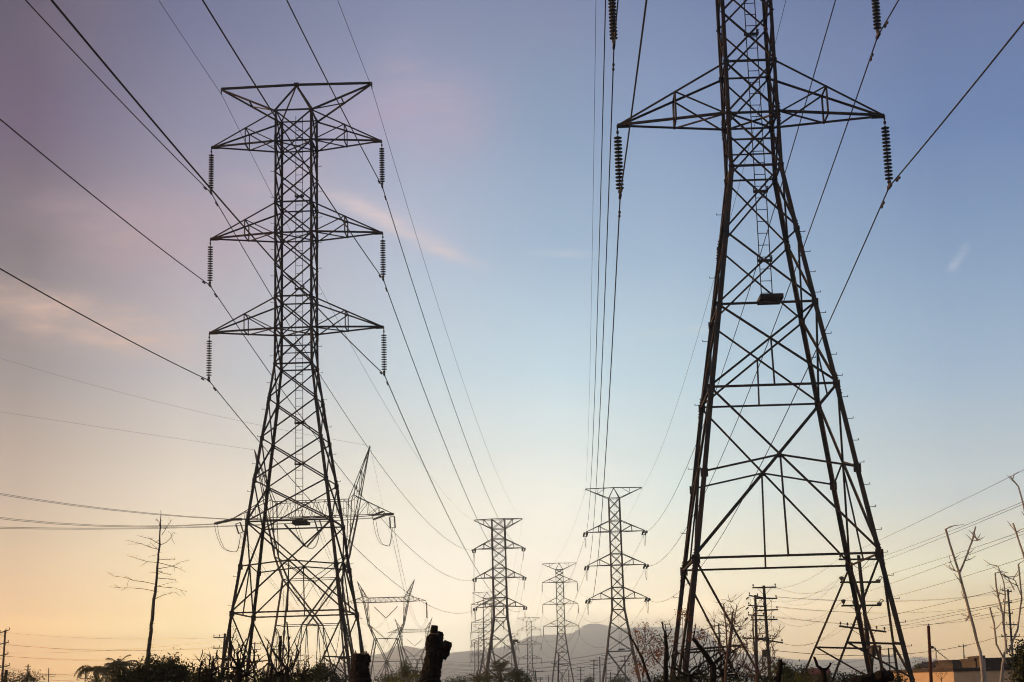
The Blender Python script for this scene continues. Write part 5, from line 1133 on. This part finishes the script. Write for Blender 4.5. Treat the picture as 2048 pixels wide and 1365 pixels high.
# thin upright dry stems and hanging loops of cable by the red post
for i, pts in enumerate(([(300, 1180), (330, 1090), (318, 960), (305, 935), (322, 925), (338, 1000), (332, 1090), (352, 1150)], [(352, 1160), (345, 1080), (330, 960), (318, 930)])):
    wire('hanging_cable', pxcurve([Zc(*p) for p in pts], 69.5, 30), .009, ['looped slack cable hanging beside the red brown post', 'straight slack cable hanging beside the red brown post'][i], 'cable', None)
bare_tree('dry_stems', 'thin dry upright stems against the orange wall', 48, Zm(6.351, 1820, 1150), (400, 1365), [([(402, 1300), (400, 1365)], 1.6, 1.8), ([(402, 1310), (410, 1260), (405, 1190)], .9), ([(401, 1330), (440, 1290), (470, 1240)], .8), ([(401, 1340), (350, 1290), (320, 1250)], .8), ([(402, 1310), (380, 1260), (382, 1225)], .7)], 'twig', 6, .12, .004, cat='shrub', group=None, seed=35)

# ---------------------------------------------------------------- buildings at the right
def house(label, corner, roof_py, Y, yaw, lw, rw, wallm, roofm, roof='flat', windows=(), over=.25, name='building'):
    """corner px nearest the viewer; left wall length lw runs back-left, right wall rw back-right"""
    z = W(corner, roof_py, Y).z; c0 = W(corner, roof_py, Y); c0.z = 0
    dl = V((-math.cos(yaw), math.sin(yaw), 0)); dr = V((math.sin(yaw), math.cos(yaw), 0))
    root = thing(name, c0, label, 'building', 'low buildings at the right')
    b = MB(); q = [c0, c0 + dr * rw, c0 + dr * rw + dl * lw, c0 + dl * lw]
    b.quadloop([q, [p + V((0, 0, z)) for p in q]]); b.build('wall', M[wallm], root)
    b = MB(); o_ = over; q2 = [c0 - dl * o_ - dr * o_, c0 + dr * (rw + o_) - dl * o_, c0 + dr * (rw + o_) + dl * (lw + o_), c0 + dl * (lw + o_) - dr * o_]
    b.quadloop([[p + V((0, 0, z + .004)) for p in q2], [p + V((0, 0, z + .16)) for p in q2]])
    if roof == 'gable':
        m0, m1 = (q2[0] + q2[1]) / 2, (q2[2] + q2[3]) / 2; h = V((0, 0, z + .165)); t = V((0, 0, z + .165 + min(lw, rw) * .22))
        b.face([q2[0] + h, m0 + t, m1 + t, q2[3] + h]); b.face([q2[1] + h, q2[2] + h, m1 + t, m0 + t]); b.face([q2[0] + h, q2[1] + h, m0 + t]); b.face([q2[2] + h, q2[3] + h, m1 + t])
    b.build('roof', M[roofm], root)
    for (wall, u, zz, w_, h_) in windows:
        d = dl if wall == 'l' else dr; nrm = -dr if wall == 'l' else -dl
        ctr = c0 + d * u + V((0, 0, zz)) + nrm * .02
        b = MB(); 
        for s in (-1, 1): b.bar(ctr + d * s * w_ / 2 - V((0, 0, h_ / 2)), ctr + d * s * w_ / 2 + V((0, 0, h_ / 2)), .08); b.bar(ctr - d * w_ / 2 + V((0, 0, s * h_ / 2)), ctr + d * w_ / 2 + V((0, 0, s * h_ / 2)), .08)
        f_ = b.build('window', M['trim'], root)
        b = MB(); a = ctr + nrm * .006; b.face([a - d * w_ / 2 - V((0, 0, h_ / 2)), a + d * w_ / 2 - V((0, 0, h_ / 2)), a + d * w_ / 2 + V((0, 0, h_ / 2)), a - d * w_ / 2 + V((0, 0, h_ / 2))]); b.build('pane', M['darkglass'], f_)
    return root
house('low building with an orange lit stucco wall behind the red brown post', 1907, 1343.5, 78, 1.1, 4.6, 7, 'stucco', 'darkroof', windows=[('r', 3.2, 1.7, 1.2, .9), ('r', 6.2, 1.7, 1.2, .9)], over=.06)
house('brown building with a flat dark roof behind the orange wall', 1905, 1324.5, 125, 1.15, 2.0, 3.0, 'brownwall', 'darkroof', over=.1, windows=[('r', 1.0, 2.7, .6, .8)])
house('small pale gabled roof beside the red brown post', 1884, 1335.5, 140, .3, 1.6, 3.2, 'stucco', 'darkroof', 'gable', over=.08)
house('dark building with a long flat roof at the right edge', 1966, 1316.5, 110, .10, .05, 5, 'brownwall', 'darkroof', over=.12)
house('wide dark flat roofed shed behind the pale branches', 2090, 1318, 112, .03, 4.6, 4, 'brownwall', 'darkroof', over=.1)
house('red roofed house glimpsed behind the scrub in the near pylon base', 1652, 1350, 180, .3, 2.6, 4, 'brownwall', 'redroof', 'gable', over=.12)
house('low white metal shed roof catching light behind the pale branches', 1966, 1340.5, 95, .2, .45, 2, 'whitesheet', 'whitesheet', over=.05)
b = MB(); p = W(1969, 1348, 60); g_ = V((p.x, 60, 0)); b.tube([g_, W(1968, 1318, 60)], .045, 8); o_ = b.build('fence_post', M['palebark']); origin_to(o_, g_); tag(o_, 'thin pale post in front of the brown buildings', 'post')
